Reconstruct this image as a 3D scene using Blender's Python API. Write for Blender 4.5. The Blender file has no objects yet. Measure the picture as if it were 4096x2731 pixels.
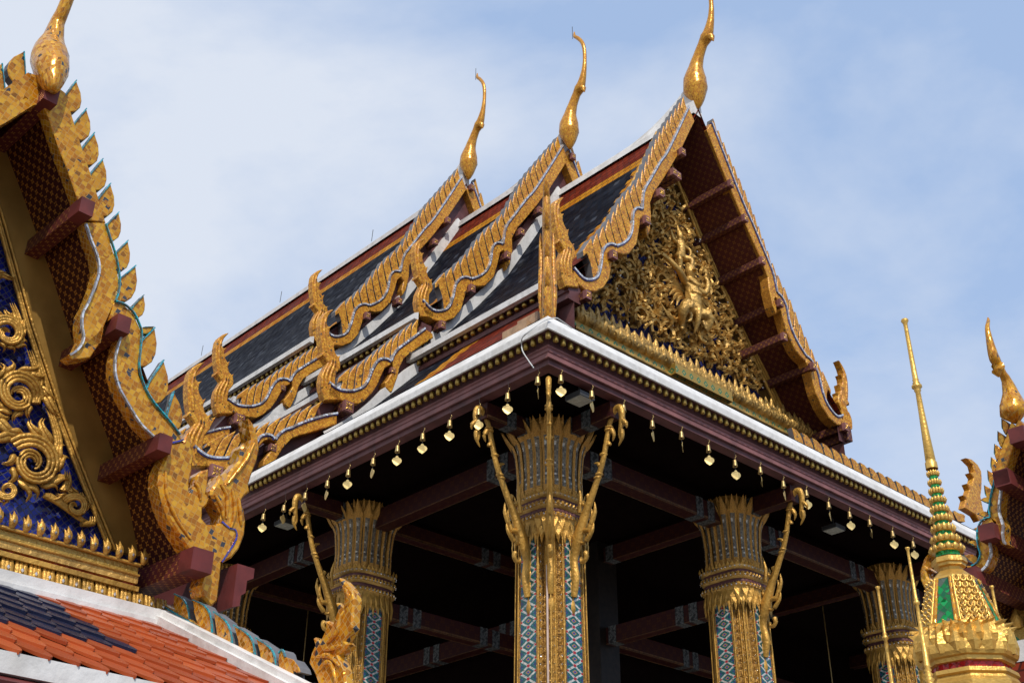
import bpy, bmesh, math, random
from mathutils import Vector, Matrix
import numpy as np
random.seed(7)
RAD = math.radians
S = bpy.context.scene
COL = S.collection

# ------------------------------------------------------------------ camera
F_PX, IMG_W, IMG_H = 4787.7, 4096.0, 2731.0
PITCH, ROLL, HEAD = RAD(29.865), RAD(0.342), RAD(1.895)
CAM = np.array([0.0, 0.0, 1.6])
FWD = np.array([0, math.cos(PITCH), math.sin(PITCH)])
_r = np.array([1.0, 0, 0]); _u = np.array([0, -math.sin(PITCH), math.cos(PITCH)])
RGT = math.cos(ROLL) * _r + math.sin(ROLL) * _u
UPV = -math.sin(ROLL) * _r + math.cos(ROLL) * _u
cd = bpy.data.cameras.new('camera'); cam = bpy.data.objects.new('camera', cd); COL.objects.link(cam)
cd.sensor_width = 36.0; cd.lens = F_PX / IMG_W * 36.0; cd.clip_start = 0.1; cd.clip_end = 3000
M = Matrix((RGT.tolist(), UPV.tolist(), (-FWD).tolist())).transposed().to_4x4()
M.translation = Vector(CAM); cam.matrix_world = M
S.camera = cam

# ------------------------------------------------------------------ world, sun, exposure
SUN_EL, SUN_HEAD = 50.0, 170.0        # heading measured clockwise from +Y
w = bpy.data.worlds.new('World'); S.world = w; w.use_nodes = True
nt = w.node_tree; nt.nodes.clear()
N = nt.nodes.new; LK = nt.links.new
wo = N('ShaderNodeOutputWorld')
sky = N('ShaderNodeTexSky'); sky.sky_type = 'NISHITA'; sky.sun_disc = False
sky.sun_elevation = RAD(SUN_EL); sky.sun_rotation = RAD(SUN_HEAD); sky.air_density = 1.0; sky.dust_density = 1.2; sky.ozone_density = 1.5
b1 = N('ShaderNodeBackground'); b1.inputs[1].default_value = 0.15
LK(sky.outputs[0], b1.inputs[0])
tc = N('ShaderNodeTexCoord')
mp = N('ShaderNodeMapping'); mp.inputs['Scale'].default_value = (1.0, 1.25, 1.7); mp.inputs['Rotation'].default_value = (0.25, 0.35, 0.5)
LK(tc.outputs['Generated'], mp.inputs[0])
n1 = N('ShaderNodeTexNoise'); n1.inputs['Scale'].default_value = 2.3; n1.inputs['Detail'].default_value = 7; n1.inputs['Roughness'].default_value = 0.56; n1.inputs['Distortion'].default_value = 0.15
LK(mp.outputs[0], n1.inputs['Vector'])
sep = N('ShaderNodeSeparateXYZ'); LK(tc.outputs['Generated'], sep.inputs[0])
# thicker cloud towards the west (image left): a real cloud bank across that part of the sky
ma = N('ShaderNodeMath'); ma.operation = 'MULTIPLY_ADD'; ma.inputs[1].default_value = -0.30; LK(sep.outputs[0], ma.inputs[0]); LK(n1.outputs['Fac'], ma.inputs[2])
mz = N('ShaderNodeMath'); mz.operation = 'MULTIPLY_ADD'; mz.inputs[1].default_value = -0.12; mz.inputs[2].default_value = 0.04; LK(sep.outputs[2], mz.inputs[0])
ad = N('ShaderNodeMath'); ad.operation = 'ADD'; LK(ma.outputs[0], ad.inputs[0]); LK(mz.outputs[0], ad.inputs[1])
cr = N('ShaderNodeValToRGB'); cr.color_ramp.elements[0].position = 0.37; cr.color_ramp.elements[0].color = (.06, .06, .06, 1)
cr.color_ramp.elements[1].position = 0.66; cr.color_ramp.elements[1].color = (.95, .95, .95, 1)
LK(ad.outputs[0], cr.inputs[0])
b2 = N('ShaderNodeBackground'); b2.inputs[0].default_value = (0.77, 0.83, 0.94, 1); b2.inputs[1].default_value = 0.88
b3 = N('ShaderNodeBackground'); b3.inputs[0].default_value = (0.46, 0.64, 0.97, 1); b3.inputs[1].default_value = 0.86
mv = N('ShaderNodeMixShader'); mv.inputs[0].default_value = 0.72; LK(b1.outputs[0], mv.inputs[1]); LK(b3.outputs[0], mv.inputs[2])   # thin high haze over the blue
mx = N('ShaderNodeMixShader'); LK(cr.outputs[0], mx.inputs[0]); LK(mv.outputs[0], mx.inputs[1]); LK(b2.outputs[0], mx.inputs[2])
LK(mx.outputs[0], wo.inputs[0])
sl = bpy.data.lights.new('sun', 'SUN'); sl.energy = 3.2; sl.angle = RAD(0.53); sl.color = (1.0, 0.945, 0.86)
so = bpy.data.objects.new('sun', sl); COL.objects.link(so)
sd = Vector((math.sin(RAD(SUN_HEAD)) * math.cos(RAD(SUN_EL)), math.cos(RAD(SUN_HEAD)) * math.cos(RAD(SUN_EL)), math.sin(RAD(SUN_EL))))
so.rotation_euler = sd.to_track_quat('Z', 'Y').to_euler(); so.location = (0, 0, 60)
S.view_settings.view_transform = 'Standard'; S.view_settings.look = 'None'
S.view_settings.exposure = 0.12; S.view_settings.gamma = 1.0
S.render.engine = 'CYCLES'
S.cycles.max_bounces = 6; S.cycles.diffuse_bounces = 3; S.cycles.glossy_bounces = 3

# ------------------------------------------------------------------ survey helper: a sight line met with a real plane
def ray(x, y): return FWD + RGT * (x - IMG_W / 2) / F_PX - UPV * (y - IMG_H / 2) / F_PX
class Frame:
    """u = depth axis, v = lateral axis (compass headings in degrees), z = up; origin on the ground."""
    def __init__(s, o, hu, hv):
        s.o = np.array(o, float); a, b = RAD(hu), RAD(hv)
        s.U = np.array([math.sin(a), math.cos(a), 0]); s.V = np.array([math.sin(b), math.cos(b), 0])
    def w(s, u, v, z): return s.o + s.U * u + s.V * v + np.array([0, 0, z])
    def loc(s, P):
        d = P - s.o; return (float(d @ s.U), float(d @ s.V), float(P[2]))
    def onu(s, x, y, u):
        d = ray(x, y); t = (u - (CAM - s.o) @ s.U) / (d @ s.U); return s.loc(CAM + d * t)
    def onv(s, x, y, v):
        d = ray(x, y); t = (v - (CAM - s.o) @ s.V) / (d @ s.V); return s.loc(CAM + d * t)
    def gu(s, pts, u): return [s.onu(x, y, u)[1:] for x, y in pts]      # -> (v,z) in a plane of constant u
    def gv(s, pts, v): return [(s.onv(x, y, v)[0], s.onv(x, y, v)[2]) for x, y in pts]
K = 4096 / 2352.0
def dp(*pts): return [(x * K, y * K) for x, y in pts]
def cp(ox, oy, sc, *pts): return [(ox + x * sc, oy + y * sc) for x, y in pts]

_o = CAM + ray(2193, 1425.4) * 22.0 / np.linalg.norm(ray(2193, 1425.4))
T = Frame((_o[0], _o[1], 0), -43.105, 46.895)          # main hall, origin under its eave corner
Z_EAVE = float(_o[2])
_o = CAM + ray(500 * K, 1330 * K) * 12.0 / np.linalg.norm(ray(500 * K, 1330 * K))
L = Frame((_o[0], _o[1], 0), -46.3, 43.7)              # near gate pavilion
_o = CAM + ray(2240 * K, 1310 * K) * 17.0 / np.linalg.norm(ray(2240 * K, 1310 * K))
Rf = Frame((_o[0], _o[1], 0), 46.0, -44.0)             # gate pavilion on the other side

# ------------------------------------------------------------------ materials
def newmat(name):
    m = bpy.data.materials.new(name); m.use_nodes = True
    return m, m.node_tree, m.node_tree.nodes['Principled BSDF']
class G:
    """tiny node-graph builder"""
    def __init__(s, t): s.t = t
    def n(s, typ, **kw):
        q = s.t.nodes.new(typ)
        for k, v in kw.items(): setattr(q, k, v)
        return q
    def put(s, sock, v):
        if isinstance(v, bpy.types.NodeSocket): s.t.links.new(v, sock)
        else: sock.default_value = v
    def m(s, op, a, b=0.0, c=0.0):
        q = s.n('ShaderNodeMath', operation=op); s.put(q.inputs[0], a); s.put(q.inputs[1], b); s.put(q.inputs[2], c); return q.outputs[0]
    def vm(s, op, a, b=(0, 0, 0)):
        q = s.n('ShaderNodeVectorMath', operation=op); s.put(q.inputs[0], a)
        if op == 'SCALE': s.put(q.inputs['Scale'], b)
        elif op not in ('FLOOR', 'FRACTION', 'NORMALIZE'): s.put(q.inputs[1], b)
        return q.outputs[0]
    def mix(s, f, a, b):
        q = s.n('ShaderNodeMix', data_type='RGBA'); s.put(q.inputs[0], f)
        s.put(q.inputs[6], a if isinstance(a, bpy.types.NodeSocket) else (*a, 1)); s.put(q.inputs[7], b if isinstance(b, bpy.types.NodeSocket) else (*b, 1)); return q.outputs[2]
    def ramp(s, f, stops, const=False):
        q = s.n('ShaderNodeValToRGB'); e = q.color_ramp.elements
        if const: q.color_ramp.interpolation = 'CONSTANT'
        while len(e) < len(stops): e.new(0.5)
        for i, (p, c) in enumerate(stops): e[i].position = p; e[i].color = (*c, 1) if len(c) == 3 else c
        s.put(q.inputs[0], f); return q.outputs[0]
    def uv(s): return s.n('ShaderNodeUVMap').outputs[0]
    def noise(s, scale, detail=3, vec=None, rough=0.55):
        q = s.n('ShaderNodeTexNoise'); q.inputs['Scale'].default_value = scale; q.inputs['Detail'].default_value = detail; q.inputs['Roughness'].default_value = rough
        s.put(q.inputs['Vector'], vec if vec is not None else s.n('ShaderNodeTexCoord').outputs['Object']); return q.outputs['Fac']
    def xyz(s, v):
        q = s.n('ShaderNodeSeparateXYZ'); s.put(q.inputs[0], v); return q.outputs
    def vec(s, x, y, z=0.0):
        q = s.n('ShaderNodeCombineXYZ'); s.put(q.inputs[0], x); s.put(q.inputs[1], y); s.put(q.inputs[2], z); return q.outputs[0]
    def bump(s, h, strength=0.3, dist=0.02):
        q = s.n('ShaderNodeBump'); q.inputs['Strength'].default_value = strength; q.inputs['Distance'].default_value = dist; s.put(q.inputs['Height'], h); return q.outputs[0]
    def white(s, v):
        q = s.n('ShaderNodeTexWhiteNoise', noise_dimensions='3D'); s.put(q.inputs['Vector'], v); return q.outputs
    def tiltn(s, col, k):
        a = s.vm('SUBTRACT', col, (.5, .5, .5)); a = s.vm('SCALE', a, k)
        return s.vm('NORMALIZE', s.vm('ADD', s.n('ShaderNodeNewGeometry').outputs['Normal'], a))

def mosaic(name, size, ang, stops, grout, groutw=0.10, tilt=0.3, rough=0.22, metal=0.35, wear=0.25):
    """mirror-glass mosaic: square tiles in metres of UV, each with its own tint and its own tilt"""
    m, t, p = newmat(name); g = G(t)
    q = g.n('ShaderNodeMapping'); q.inputs['Rotation'].default_value = (0, 0, RAD(ang)); q.inputs['Scale'].default_value = (1 / size, 1 / size, 1)
    g.put(q.inputs[0], g.uv()); v = q.outputs[0]
    warp = g.n('ShaderNodeTexNoise'); warp.inputs['Scale'].default_value = 0.5; g.put(warp.inputs['Vector'], v)
    v = g.vm('ADD', v, g.vm('SCALE', g.vm('SUBTRACT', warp.outputs['Color'], (.5, .5, .5)), 0.9))
    cell = g.vm('FLOOR', v); fr = g.xyz(g.vm('FRACTION', v)); wn = g.white(cell)
    e = g.m('MAXIMUM', g.m('ABSOLUTE', g.m('SUBTRACT', fr[0], .5)), g.m('ABSOLUTE', g.m('SUBTRACT', fr[1], .5)))
    gm = g.m('GREATER_THAN', e, 0.5 - groutw / 2)
    c = g.ramp(wn['Value'], stops, True)
    grime = g.ramp(g.noise(2.2, 5), [(.35, (1, 1, 1)), (.75, (1 - wear, 1 - wear * 1.05, 1 - wear * 1.1))])
    mu = g.n('ShaderNodeMix', data_type='RGBA', blend_type='MULTIPLY'); mu.inputs[0].default_value = 1; g.put(mu.inputs[6], g.mix(gm, c, grout)); g.put(mu.inputs[7], grime)
    g.put(p.inputs['Base Color'], mu.outputs[2])
    g.put(p.inputs['Roughness'], g.m('MULTIPLY_ADD', gm, 0.5, rough)); g.put(p.inputs['Metallic'], g.m('MULTIPLY', g.m('SUBTRACT', 1.0, gm), metal))
    g.put(p.inputs['Normal'], g.tiltn(wn['Color'], tilt))
    return m
GS = [(0, (.66, .29, .014)), (.30, (.56, .215, .008)), (.55, (.76, .38, .025)), (.75, (.48, .165, .006)), (.93, (.32, .12, .01))]
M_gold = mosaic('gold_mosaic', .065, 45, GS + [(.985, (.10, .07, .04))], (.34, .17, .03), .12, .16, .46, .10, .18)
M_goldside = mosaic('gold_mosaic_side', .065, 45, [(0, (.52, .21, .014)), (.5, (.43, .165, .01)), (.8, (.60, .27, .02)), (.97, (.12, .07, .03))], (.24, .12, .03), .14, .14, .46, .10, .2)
M_gold_big = mosaic('gold_mosaic_near', .052, 14, GS + [(.965, (.07, .065, .07))], (.42, .24, .06), .08, .26, .22, .34, .15)
M_gold_flame = mosaic('gold_mosaic_flame', .05, 38, GS + [(.975, (.07, .065, .07))], (.46, .30, .10), .09, .40, .18, .34, .15)
M_goldfin = mosaic('gold_mosaic_finial', .06, 45, GS, (.34, .17, .03), .10, .12, .26, .35, .15)
M_silver = mosaic('silver_mosaic', .09, 0, [(0, (.80, .80, .80)), (.5, (.55, .55, .58)), (.8, (.9, .9, .9)), (.95, (.3, .3, .35))], (.3, .28, .25), .14, .5, .12, .5)
M_blue = mosaic('blue_mosaic', .05, 0, [(0, (.02, .03, .28)), (.4, (.05, .05, .42)), (.8, (.01, .015, .12))], (.12, .12, .16), .12, .4, .15, .2)
M_teal = mosaic('teal_mosaic', .05, 0, [(0, (.01, .36, .46)), (.4, (.02, .46, .55)), (.8, (.01, .22, .30))], (.12, .14, .14), .12, .4, .15, .2)
M_green = mosaic('green_mosaic', .062, 45, [(0, (.0, .22, .05)), (.3, (.0, .34, .08)), (.55, (.10, .13, .10)), (.8, (.005, .12, .04))], (.03, .08, .03), .07, .5, .12, .25)
M_greenband = mosaic('green_band_mosaic', .028, 0, [(0, (.0, .30, .05)), (.4, (.02, .46, .08)), (.8, (.0, .08, .03))], (.02, .07, .02), .1, .45, .12, .2)
M_redband = mosaic('red_band_mosaic', .05, 45, [(0, (.42, .008, .008)), (.5, (.52, .02, .015)), (.8, (.25, .005, .005))], (.10, .01, .01), .07, .35, .15, .2)
M_bluefield = mosaic('blue_field_mosaic', .055, 40, [(0, (.010, .016, .21)), (.4, (.016, .03, .30)), (.75, (.008, .010, .10)), (.92, (.04, .05, .15))], (.06, .06, .075), .14, .35, .14, .25)

def plain(name, col, rough=.5, metal=0, nscale=3, nvar=.25, bump=0, bscale=30, bdist=.01, dark=None, spec=.4):
    m, t, p = newmat(name); g = G(t)
    f = g.noise(nscale, 6)
    d = dark or tuple(c * (1 - nvar) for c in col)
    g.put(p.inputs['Base Color'], g.ramp(f, [(.3, d), (.62, col)]))
    g.put(p.inputs['Roughness'], g.m('MULTIPLY_ADD', g.noise(nscale * 4, 3), .25, rough - .12)); p.inputs['Metallic'].default_value = metal
    if bump: g.put(p.inputs['Normal'], g.bump(g.noise(bscale, 4), bump, bdist))
    p.inputs['Specular IOR Level'].default_value = spec
    return m
M_gilt = plain('gilded_carving', (.62, .34, .065), .40, .42, 2.5, .50, .9, 20, .02)
M_giltdark = plain('weathered_gilding', (.66, .39, .10), .38, .42, 2.2, .60, .9, 16, .03)
M_giltbright = plain('bright_gilding', (.74, .44, .10), .36, .60, 2.0, .30, .7, 22, .012)
M_dimgilt = plain('dim_gilt_line', (.16, .07, .02), .6, 0, 14, .85)
M_plank = plain('gilded_plank', (.46, .26, .06), .40, .45, 1.6, .40, .2, 18, .006)
def plaster(name, col, amt):
    m, t, p = newmat(name); g = G(t); q = g.n('ShaderNodeMapping'); q.inputs['Scale'].default_value = (2.2, 2.2, .7); g.put(q.inputs[0], g.n('ShaderNodeTexCoord').outputs['Object'])
    f = g.m('MULTIPLY', g.ramp(g.noise(1.0, 6, q.outputs[0]), [(.42, (0, 0, 0)), (.78, (1, 1, 1))]), amt); f2 = g.m('MULTIPLY', g.ramp(g.noise(5.0, 6), [(.52, (0, 0, 0)), (.74, (1, 1, 1))]), amt)
    c = g.mix(f, col, tuple(x * k for x, k in zip(col, (.52, .48, .42)))); c = g.mix(f2, c, tuple(x * k for x, k in zip(col, (.55, .55, .54))))
    g.put(p.inputs['Base Color'], c); p.inputs['Roughness'].default_value = .72; p.inputs['Specular IOR Level'].default_value = .2; g.put(p.inputs['Normal'], g.bump(g.noise(9, 5), .5, .02)); return m
M_white = plaster('white_plaster', (.70, .685, .66), .55)
M_coping = plaster('weathered_ridge_plaster', (.58, .545, .52), .6)
M_grey = plain('grey_lead_edge', (.15, .145, .15), .6, 0, 6, .35, .2, 30)
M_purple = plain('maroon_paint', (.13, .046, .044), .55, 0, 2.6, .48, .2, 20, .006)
M_purplelt = plain('maroon_lit_moulding', (.26, .105, .097), .55, 0, 2.6, .42, .2, 20, .006)  # lighter copy of the maroon: sunlight is put into the colour
M_redpaint = plain('red_brown_paint', (.15, .026, .022), .6, 0, 4, .5, .25, 24, .006)
M_dark = plain('dark_interior', (.007, .004, .0035), .95, spec=0)  # deep porch shade is put into this near-black colour
M_wire = plain('dark_wire', (.05, .045, .04), .6)
M_cable = plain('white_cable', (.6, .6, .58), .6)
M_brass = plain('old_brass', (.50, .34, .13), .34, .65, 9, .45, .3, 40, .004)
M_brassleaf = plain('brass_leaf', (.68, .50, .20), .36, .6, 10, .25, .2, 30, .003)
M_lamp = plain('lamp_glass', (.42, .42, .36), .25, 0, 4, .2)
M_lampbody = plain('lamp_body', (.05, .05, .05), .5)
M_stone = plain('paving_stone', (.22, .20, .175), .7, 0, .6, .25, .3, 6)
M_boss = plain('gilded_boss', (.42, .27, .06), .32, .7, 12, .4)
M_glass = plain('mirror_glass', (.75, .75, .78), .08, .75, 20, .3)
M_tan = plain('bare_mosaic_backing', (.44, .27, .15), .6, 0, 8, .35, .4, 60, .01)
M_cloth = plain('red_cloth', (.20, .006, .008), .8)

def stencil(name, base, gold, size, thr=.30, gold_rough=.45):
    """paint stencilled with small gilt flowers"""
    m, t, p = newmat(name); g = G(t)
    q = g.n('ShaderNodeMapping'); q.inputs['Scale'].default_value = (1 / size, 1 / size, 1); q.inputs['Rotation'].default_value = (0, 0, RAD(45)); g.put(q.inputs[0], g.uv())
    fr = g.xyz(g.vm('FRACTION', q.outputs[0])); x = g.m('SUBTRACT', fr[0], .5); y = g.m('SUBTRACT', fr[1], .5)
    r = g.m('SQRT', g.m('ADD', g.m('MULTIPLY', x, x), g.m('MULTIPLY', y, y)))
    an = g.m('ARCTAN2', y, x); pet = g.m('MULTIPLY_ADD', g.m('COSINE', g.m('MULTIPLY', an, 4)), .11, thr)
    f1 = g.m('LESS_THAN', r, pet); f2 = g.m('GREATER_THAN', r, .09)
    wear = g.m('GREATER_THAN', g.noise(24, 3), .40)
    f = g.m('MULTIPLY', g.m('MULTIPLY', f1, f2), wear)
    g.put(p.inputs['Base Color'], g.mix(f, base, gold)); g.put(p.inputs['Metallic'], g.m('MULTIPLY', f, .35)); p.inputs['Roughness'].default_value = gold_rough; p.inputs['Specular IOR Level'].default_value = .15
    return m
M_soffit = stencil('stencilled_soffit', (.095, .025, .019), (.24, .10, .028), .20, .24)
M_soffit_near = stencil('stencilled_soffit_near', (.060, .014, .010), (.55, .25, .045), .085, .27)
M_purlin = stencil('stencilled_purlin', (.095, .032, .030), (.34, .16, .04), .14, .24)
M_purlin_near = stencil('stencilled_purlin_near', (.10, .022, .020), (.42, .2, .05), .07, .22)
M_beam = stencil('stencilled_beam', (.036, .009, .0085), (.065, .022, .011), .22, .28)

g_spec = .008
def tilemat(name, w_, h_, bands=True):
    """glazed tiles: navy field framed by orange-gold and red borders; UV = (metres from gable end, metres down from ridge)"""
    m, t, p = newmat(name); g = G(t)
    uv = g.uv(); q = g.n('ShaderNodeMapping'); q.inputs['Scale'].default_value = (1 / w_, 1 / h_, 1); g.put(q.inputs[0], uv)
    o = g.xyz(q.outputs[0]); row = g.m('FLOOR', o[1]); sh = g.m('MULTIPLY_ADD', g.m('MODULO', row, 2.0), .5, o[0])
    cx_ = g.m('FLOOR', sh); fx = g.m('FRACT', sh); fy = g.m('FRACT', o[1])
    cell = g.vec(cx_, row); wn = g.white(cell)
    u_ = g.m('MULTIPLY', cx_, w_); d_ = g.m('MULTIPLY', row, h_)
    navy = g.ramp(wn['Value'], [(0, (.005, .006, .011)), (.4, (.008, .010, .017)), (.75, (.012, .015, .024)), (.95, (.04, .045, .058))], True)  # the few palest tiles carry glints of the glaze in their colour
    red = g.ramp(wn['Value'], [(0, (.13, .018, .008)), (.4, (.17, .026, .012)), (.8, (.10, .02, .012))], True)
    gold = g.ramp(wn['Value'], [(0, (.50, .22, .02)), (.4, (.42, .17, .012)), (.8, (.36, .12, .01))], True)
    at = g.n('ShaderNodeAttribute'); at.attribute_name = 'border'   # (red width, gold end) read per roof
    dd = g.m('MINIMUM', d_, g.m('ADD', u_, at.outputs['Fac']))
    c = g.mix(g.m('LESS_THAN', dd, 2.10), navy, gold); c = g.mix(g.m('LESS_THAN', dd, 1.38), c, red)
    edge = g.m('MAXIMUM', g.m('GREATER_THAN', fy, .84), g.m('GREATER_THAN', g.m('ABSOLUTE', g.m('SUBTRACT', fx, .5)), .44))
    c = g.mix(g.m('MULTIPLY', edge, .75), c, (.012, .010, .010))
    g.put(p.inputs['Base Color'], c); p.inputs['Roughness'].default_value = .40; p.inputs['Specular IOR Level'].default_value = g_spec
    nrm = g.tiltn(wn['Color'], .22)
    b = g.n('ShaderNodeBump'); b.inputs['Strength'].default_value = .8; b.inputs['Distance'].default_value = .05; g.put(b.inputs['Height'], fy); g.put(b.inputs['Normal'], nrm)
    g.put(p.inputs['Normal'], b.outputs[0])
    return m
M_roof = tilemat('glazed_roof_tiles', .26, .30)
def glaze(name, a, b_):
    m, t, p = newmat(name); g = G(t)
    oi = g.white(g.vm('FLOOR', g.uv()))
    g.put(p.inputs['Base Color'], g.mix(oi['Value'], a, b_)); g.put(p.inputs['Roughness'], g.m('MULTIPLY_ADD', g.noise(9, 4), .35, .18)); p.inputs['Specular IOR Level'].default_value = .22
    return m
M_otile = glaze('orange_glazed_tile', (.44, .090, .025), (.28, .050, .015))
M_ntile = glaze('navy_glazed_tile', (.008, .011, .032), (.014, .018, .046))

def column_mosaic():
    m, t, p = newmat('column_diamond_mosaic'); g = G(t)
    o = g.xyz(g.uv()); x = o[0]; ax = g.m('ABSOLUTE', x)                   # x in -1..1 across the strip, y in metres
    s = g.m('DIVIDE', o[1], .235); f = g.m('FRACT', s); tt = g.m('ABSOLUTE', g.m('MULTIPLY_ADD', f, 2.0, -1.0))
    d = g.m('ADD', ax, tt)
    wn = g.white(g.vec(g.m('FLOOR', g.m('MULTIPLY', x, 9)), g.m('FLOOR', g.m('MULTIPLY', o[1], 75))))
    teal = g.ramp(wn['Value'], [(0, (.010, .075, .075)), (.5, (.015, .11, .10)), (.85, (.02, .18, .21))], True)
    c = g.mix(g.m('LESS_THAN', d, .34), teal, (.42, .22, .03)); c = g.mix(g.m('LESS_THAN', d, .20), c, (.03, .03, .30))
    c = g.mix(g.m('LESS_THAN', g.m('ABSOLUTE', g.m('SUBTRACT', d, 1.75)), .11), c, (.03, .03, .14))
    whi = g.ramp(wn['Value'], [(0, (.58, .56, .50)), (.45, (.44, .42, .37)), (.75, (.62, .60, .55)), (.88, (.14, .12, .10))], True)
    c = g.mix(g.m('LESS_THAN', g.m('ABSOLUTE', g.m('SUBTRACT', d, .95)), .19), c, whi)
    k1 = g.m('MULTIPLY', g.m('LESS_THAN', ax, .17), g.m('GREATER_THAN', tt, .78)); k2 = g.m('MULTIPLY', g.m('GREATER_THAN', ax, .78), g.m('LESS_THAN', tt, .17))
    c = g.mix(g.m('MAXIMUM', k1, k2), c, (.40, .012, .02))
    g.put(p.inputs['Base Color'], c); p.inputs['Roughness'].default_value = .2; p.inputs['Metallic'].default_value = .15
    g.put(p.inputs['Normal'], g.tiltn(wn['Color'], .35))
    return m
M_diamond = column_mosaic()
def carved_strip():
    m, t, p = newmat('carved_gilt_strip'); g = G(t)
    o = g.xyz(g.uv()); x = o[0]; s = g.m('DIVIDE', o[1], .16); f = g.m('SUBTRACT', g.m('FRACT', s), .5)
    r = g.m('SQRT', g.m('ADD', g.m('MULTIPLY', g.m('MULTIPLY', x, x), .8), g.m('MULTIPLY', g.m('MULTIPLY', f, f), 3.2)))
    dot = g.m('LESS_THAN', r, .24)
    vo = g.n('ShaderNodeTexVoronoi'); vo.inputs['Scale'].default_value = 34; g.put(vo.inputs['Vector'], g.n('ShaderNodeTexCoord').outputs['Object'])
    pet = g.m('SINE', g.m('ADD', g.m('MULTIPLY', r, 26.0), g.m('MULTIPLY', x, 3.0)))
    h = g.m('ADD', g.m('MULTIPLY', vo.outputs['Distance'], 1.6), g.m('MULTIPLY', pet, .35))
    gold = g.ramp(vo.outputs['Distance'], [(.05, (.16, .075, .016)), (.35, (.50, .26, .05)), (.7, (.62, .36, .08))])
    rib = g.m('LESS_THAN', g.m('ABSOLUTE', g.m('SUBTRACT', g.m('ABSOLUTE', x), .82)), .07)
    gold = g.mix(rib, gold, (.10, .045, .02))
    wn = g.white(g.vec(0.0, g.m('FLOOR', s)))
    c = g.mix(dot, gold, (.55, .53, .50)); g.put(p.inputs['Base Color'], c); g.put(p.inputs['Metallic'], g.m('MULTIPLY_ADD', dot, .3, .45)); g.put(p.inputs['Roughness'], g.m('MULTIPLY_ADD', dot, -.25, .38))
    b = g.n('ShaderNodeBump'); b.inputs['Strength'].default_value = .9; b.inputs['Distance'].default_value = .02; g.put(b.inputs['Height'], h)
    g.put(b.inputs['Normal'], g.tiltn(g.vm('SCALE', wn['Color'], dot), .25)); g.put(p.inputs['Normal'], b.outputs[0])
    return m
M_strip = carved_strip()
def petal_mat():
    m, t, p = newmat('mirror_petal'); g = G(t)
    o = g.xyz(g.uv()); ax = g.m('ABSOLUTE', o[0])          # x -1..1 across the petal, y metres up
    wn = g.white(g.vec(g.m('FLOOR', g.m('MULTIPLY', o[0], 1.5)), g.m('FLOOR', g.m('MULTIPLY', o[1], 26))))
    mir = g.ramp(wn['Value'], [(0, (.20, .165, .11)), (.5, (.12, .10, .075)), (.86, (.50, .46, .38))], True)
    vo = g.n('ShaderNodeTexVoronoi'); vo.inputs['Scale'].default_value = 40; g.put(vo.inputs['Vector'], g.n('ShaderNodeTexCoord').outputs['Object'])
    gold = g.ramp(vo.outputs['Distance'], [(.05, (.14, .06, .012)), (.5, (.50, .26, .05))])
    inn = g.m('MULTIPLY', g.m('LESS_THAN', ax, .52), g.m('LESS_THAN', o[1], 1.22)); inn = g.m('MULTIPLY', inn, g.m('GREATER_THAN', o[1], .22))
    g.put(p.inputs['Base Color'], g.mix(inn, gold, mir)); g.put(p.inputs['Metallic'], .5); g.put(p.inputs['Roughness'], g.m('MULTIPLY_ADD', inn, -.22, .40))
    b = g.n('ShaderNodeBump'); b.inputs['Strength'].default_value = .6; b.inputs['Distance'].default_value = .015; g.put(b.inputs['Height'], vo.outputs['Distance']); g.put(b.inputs['Normal'], g.tiltn(g.vm('SCALE', wn['Color'], inn), .3))
    g.put(p.inputs['Normal'], b.outputs[0])
    return m
M_petal = petal_mat()
def greengold():
    m, t, p = newmat('green_gold_border'); g = G(t)
    o = g.xyz(g.uv()); f = g.m('SUBTRACT', g.m('FRACT', g.m('DIVIDE', o[0], .34)), .5); h = g.m('SUBTRACT', g.m('FRACT', g.m('DIVIDE', o[1], .30)), .5)
    d = g.m('ADD', g.m('ABSOLUTE', f), g.m('ABSOLUTE', g.m('MULTIPLY', h, .8)))
    c = g.mix(g.m('LESS_THAN', d, .30), (.42, .26, .05), (.03, .20, .10)); c = g.mix(g.m('LESS_THAN', d, .13), c, (.50, .34, .08))
    g.put(p.inputs['Base Color'], c); p.inputs['Metallic'].default_value = .35; p.inputs['Roughness'].default_value = .35
    g.put(p.inputs['Normal'], g.bump(g.noise(30, 3), .8, .02)); return m
M_greengold = greengold()

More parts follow.
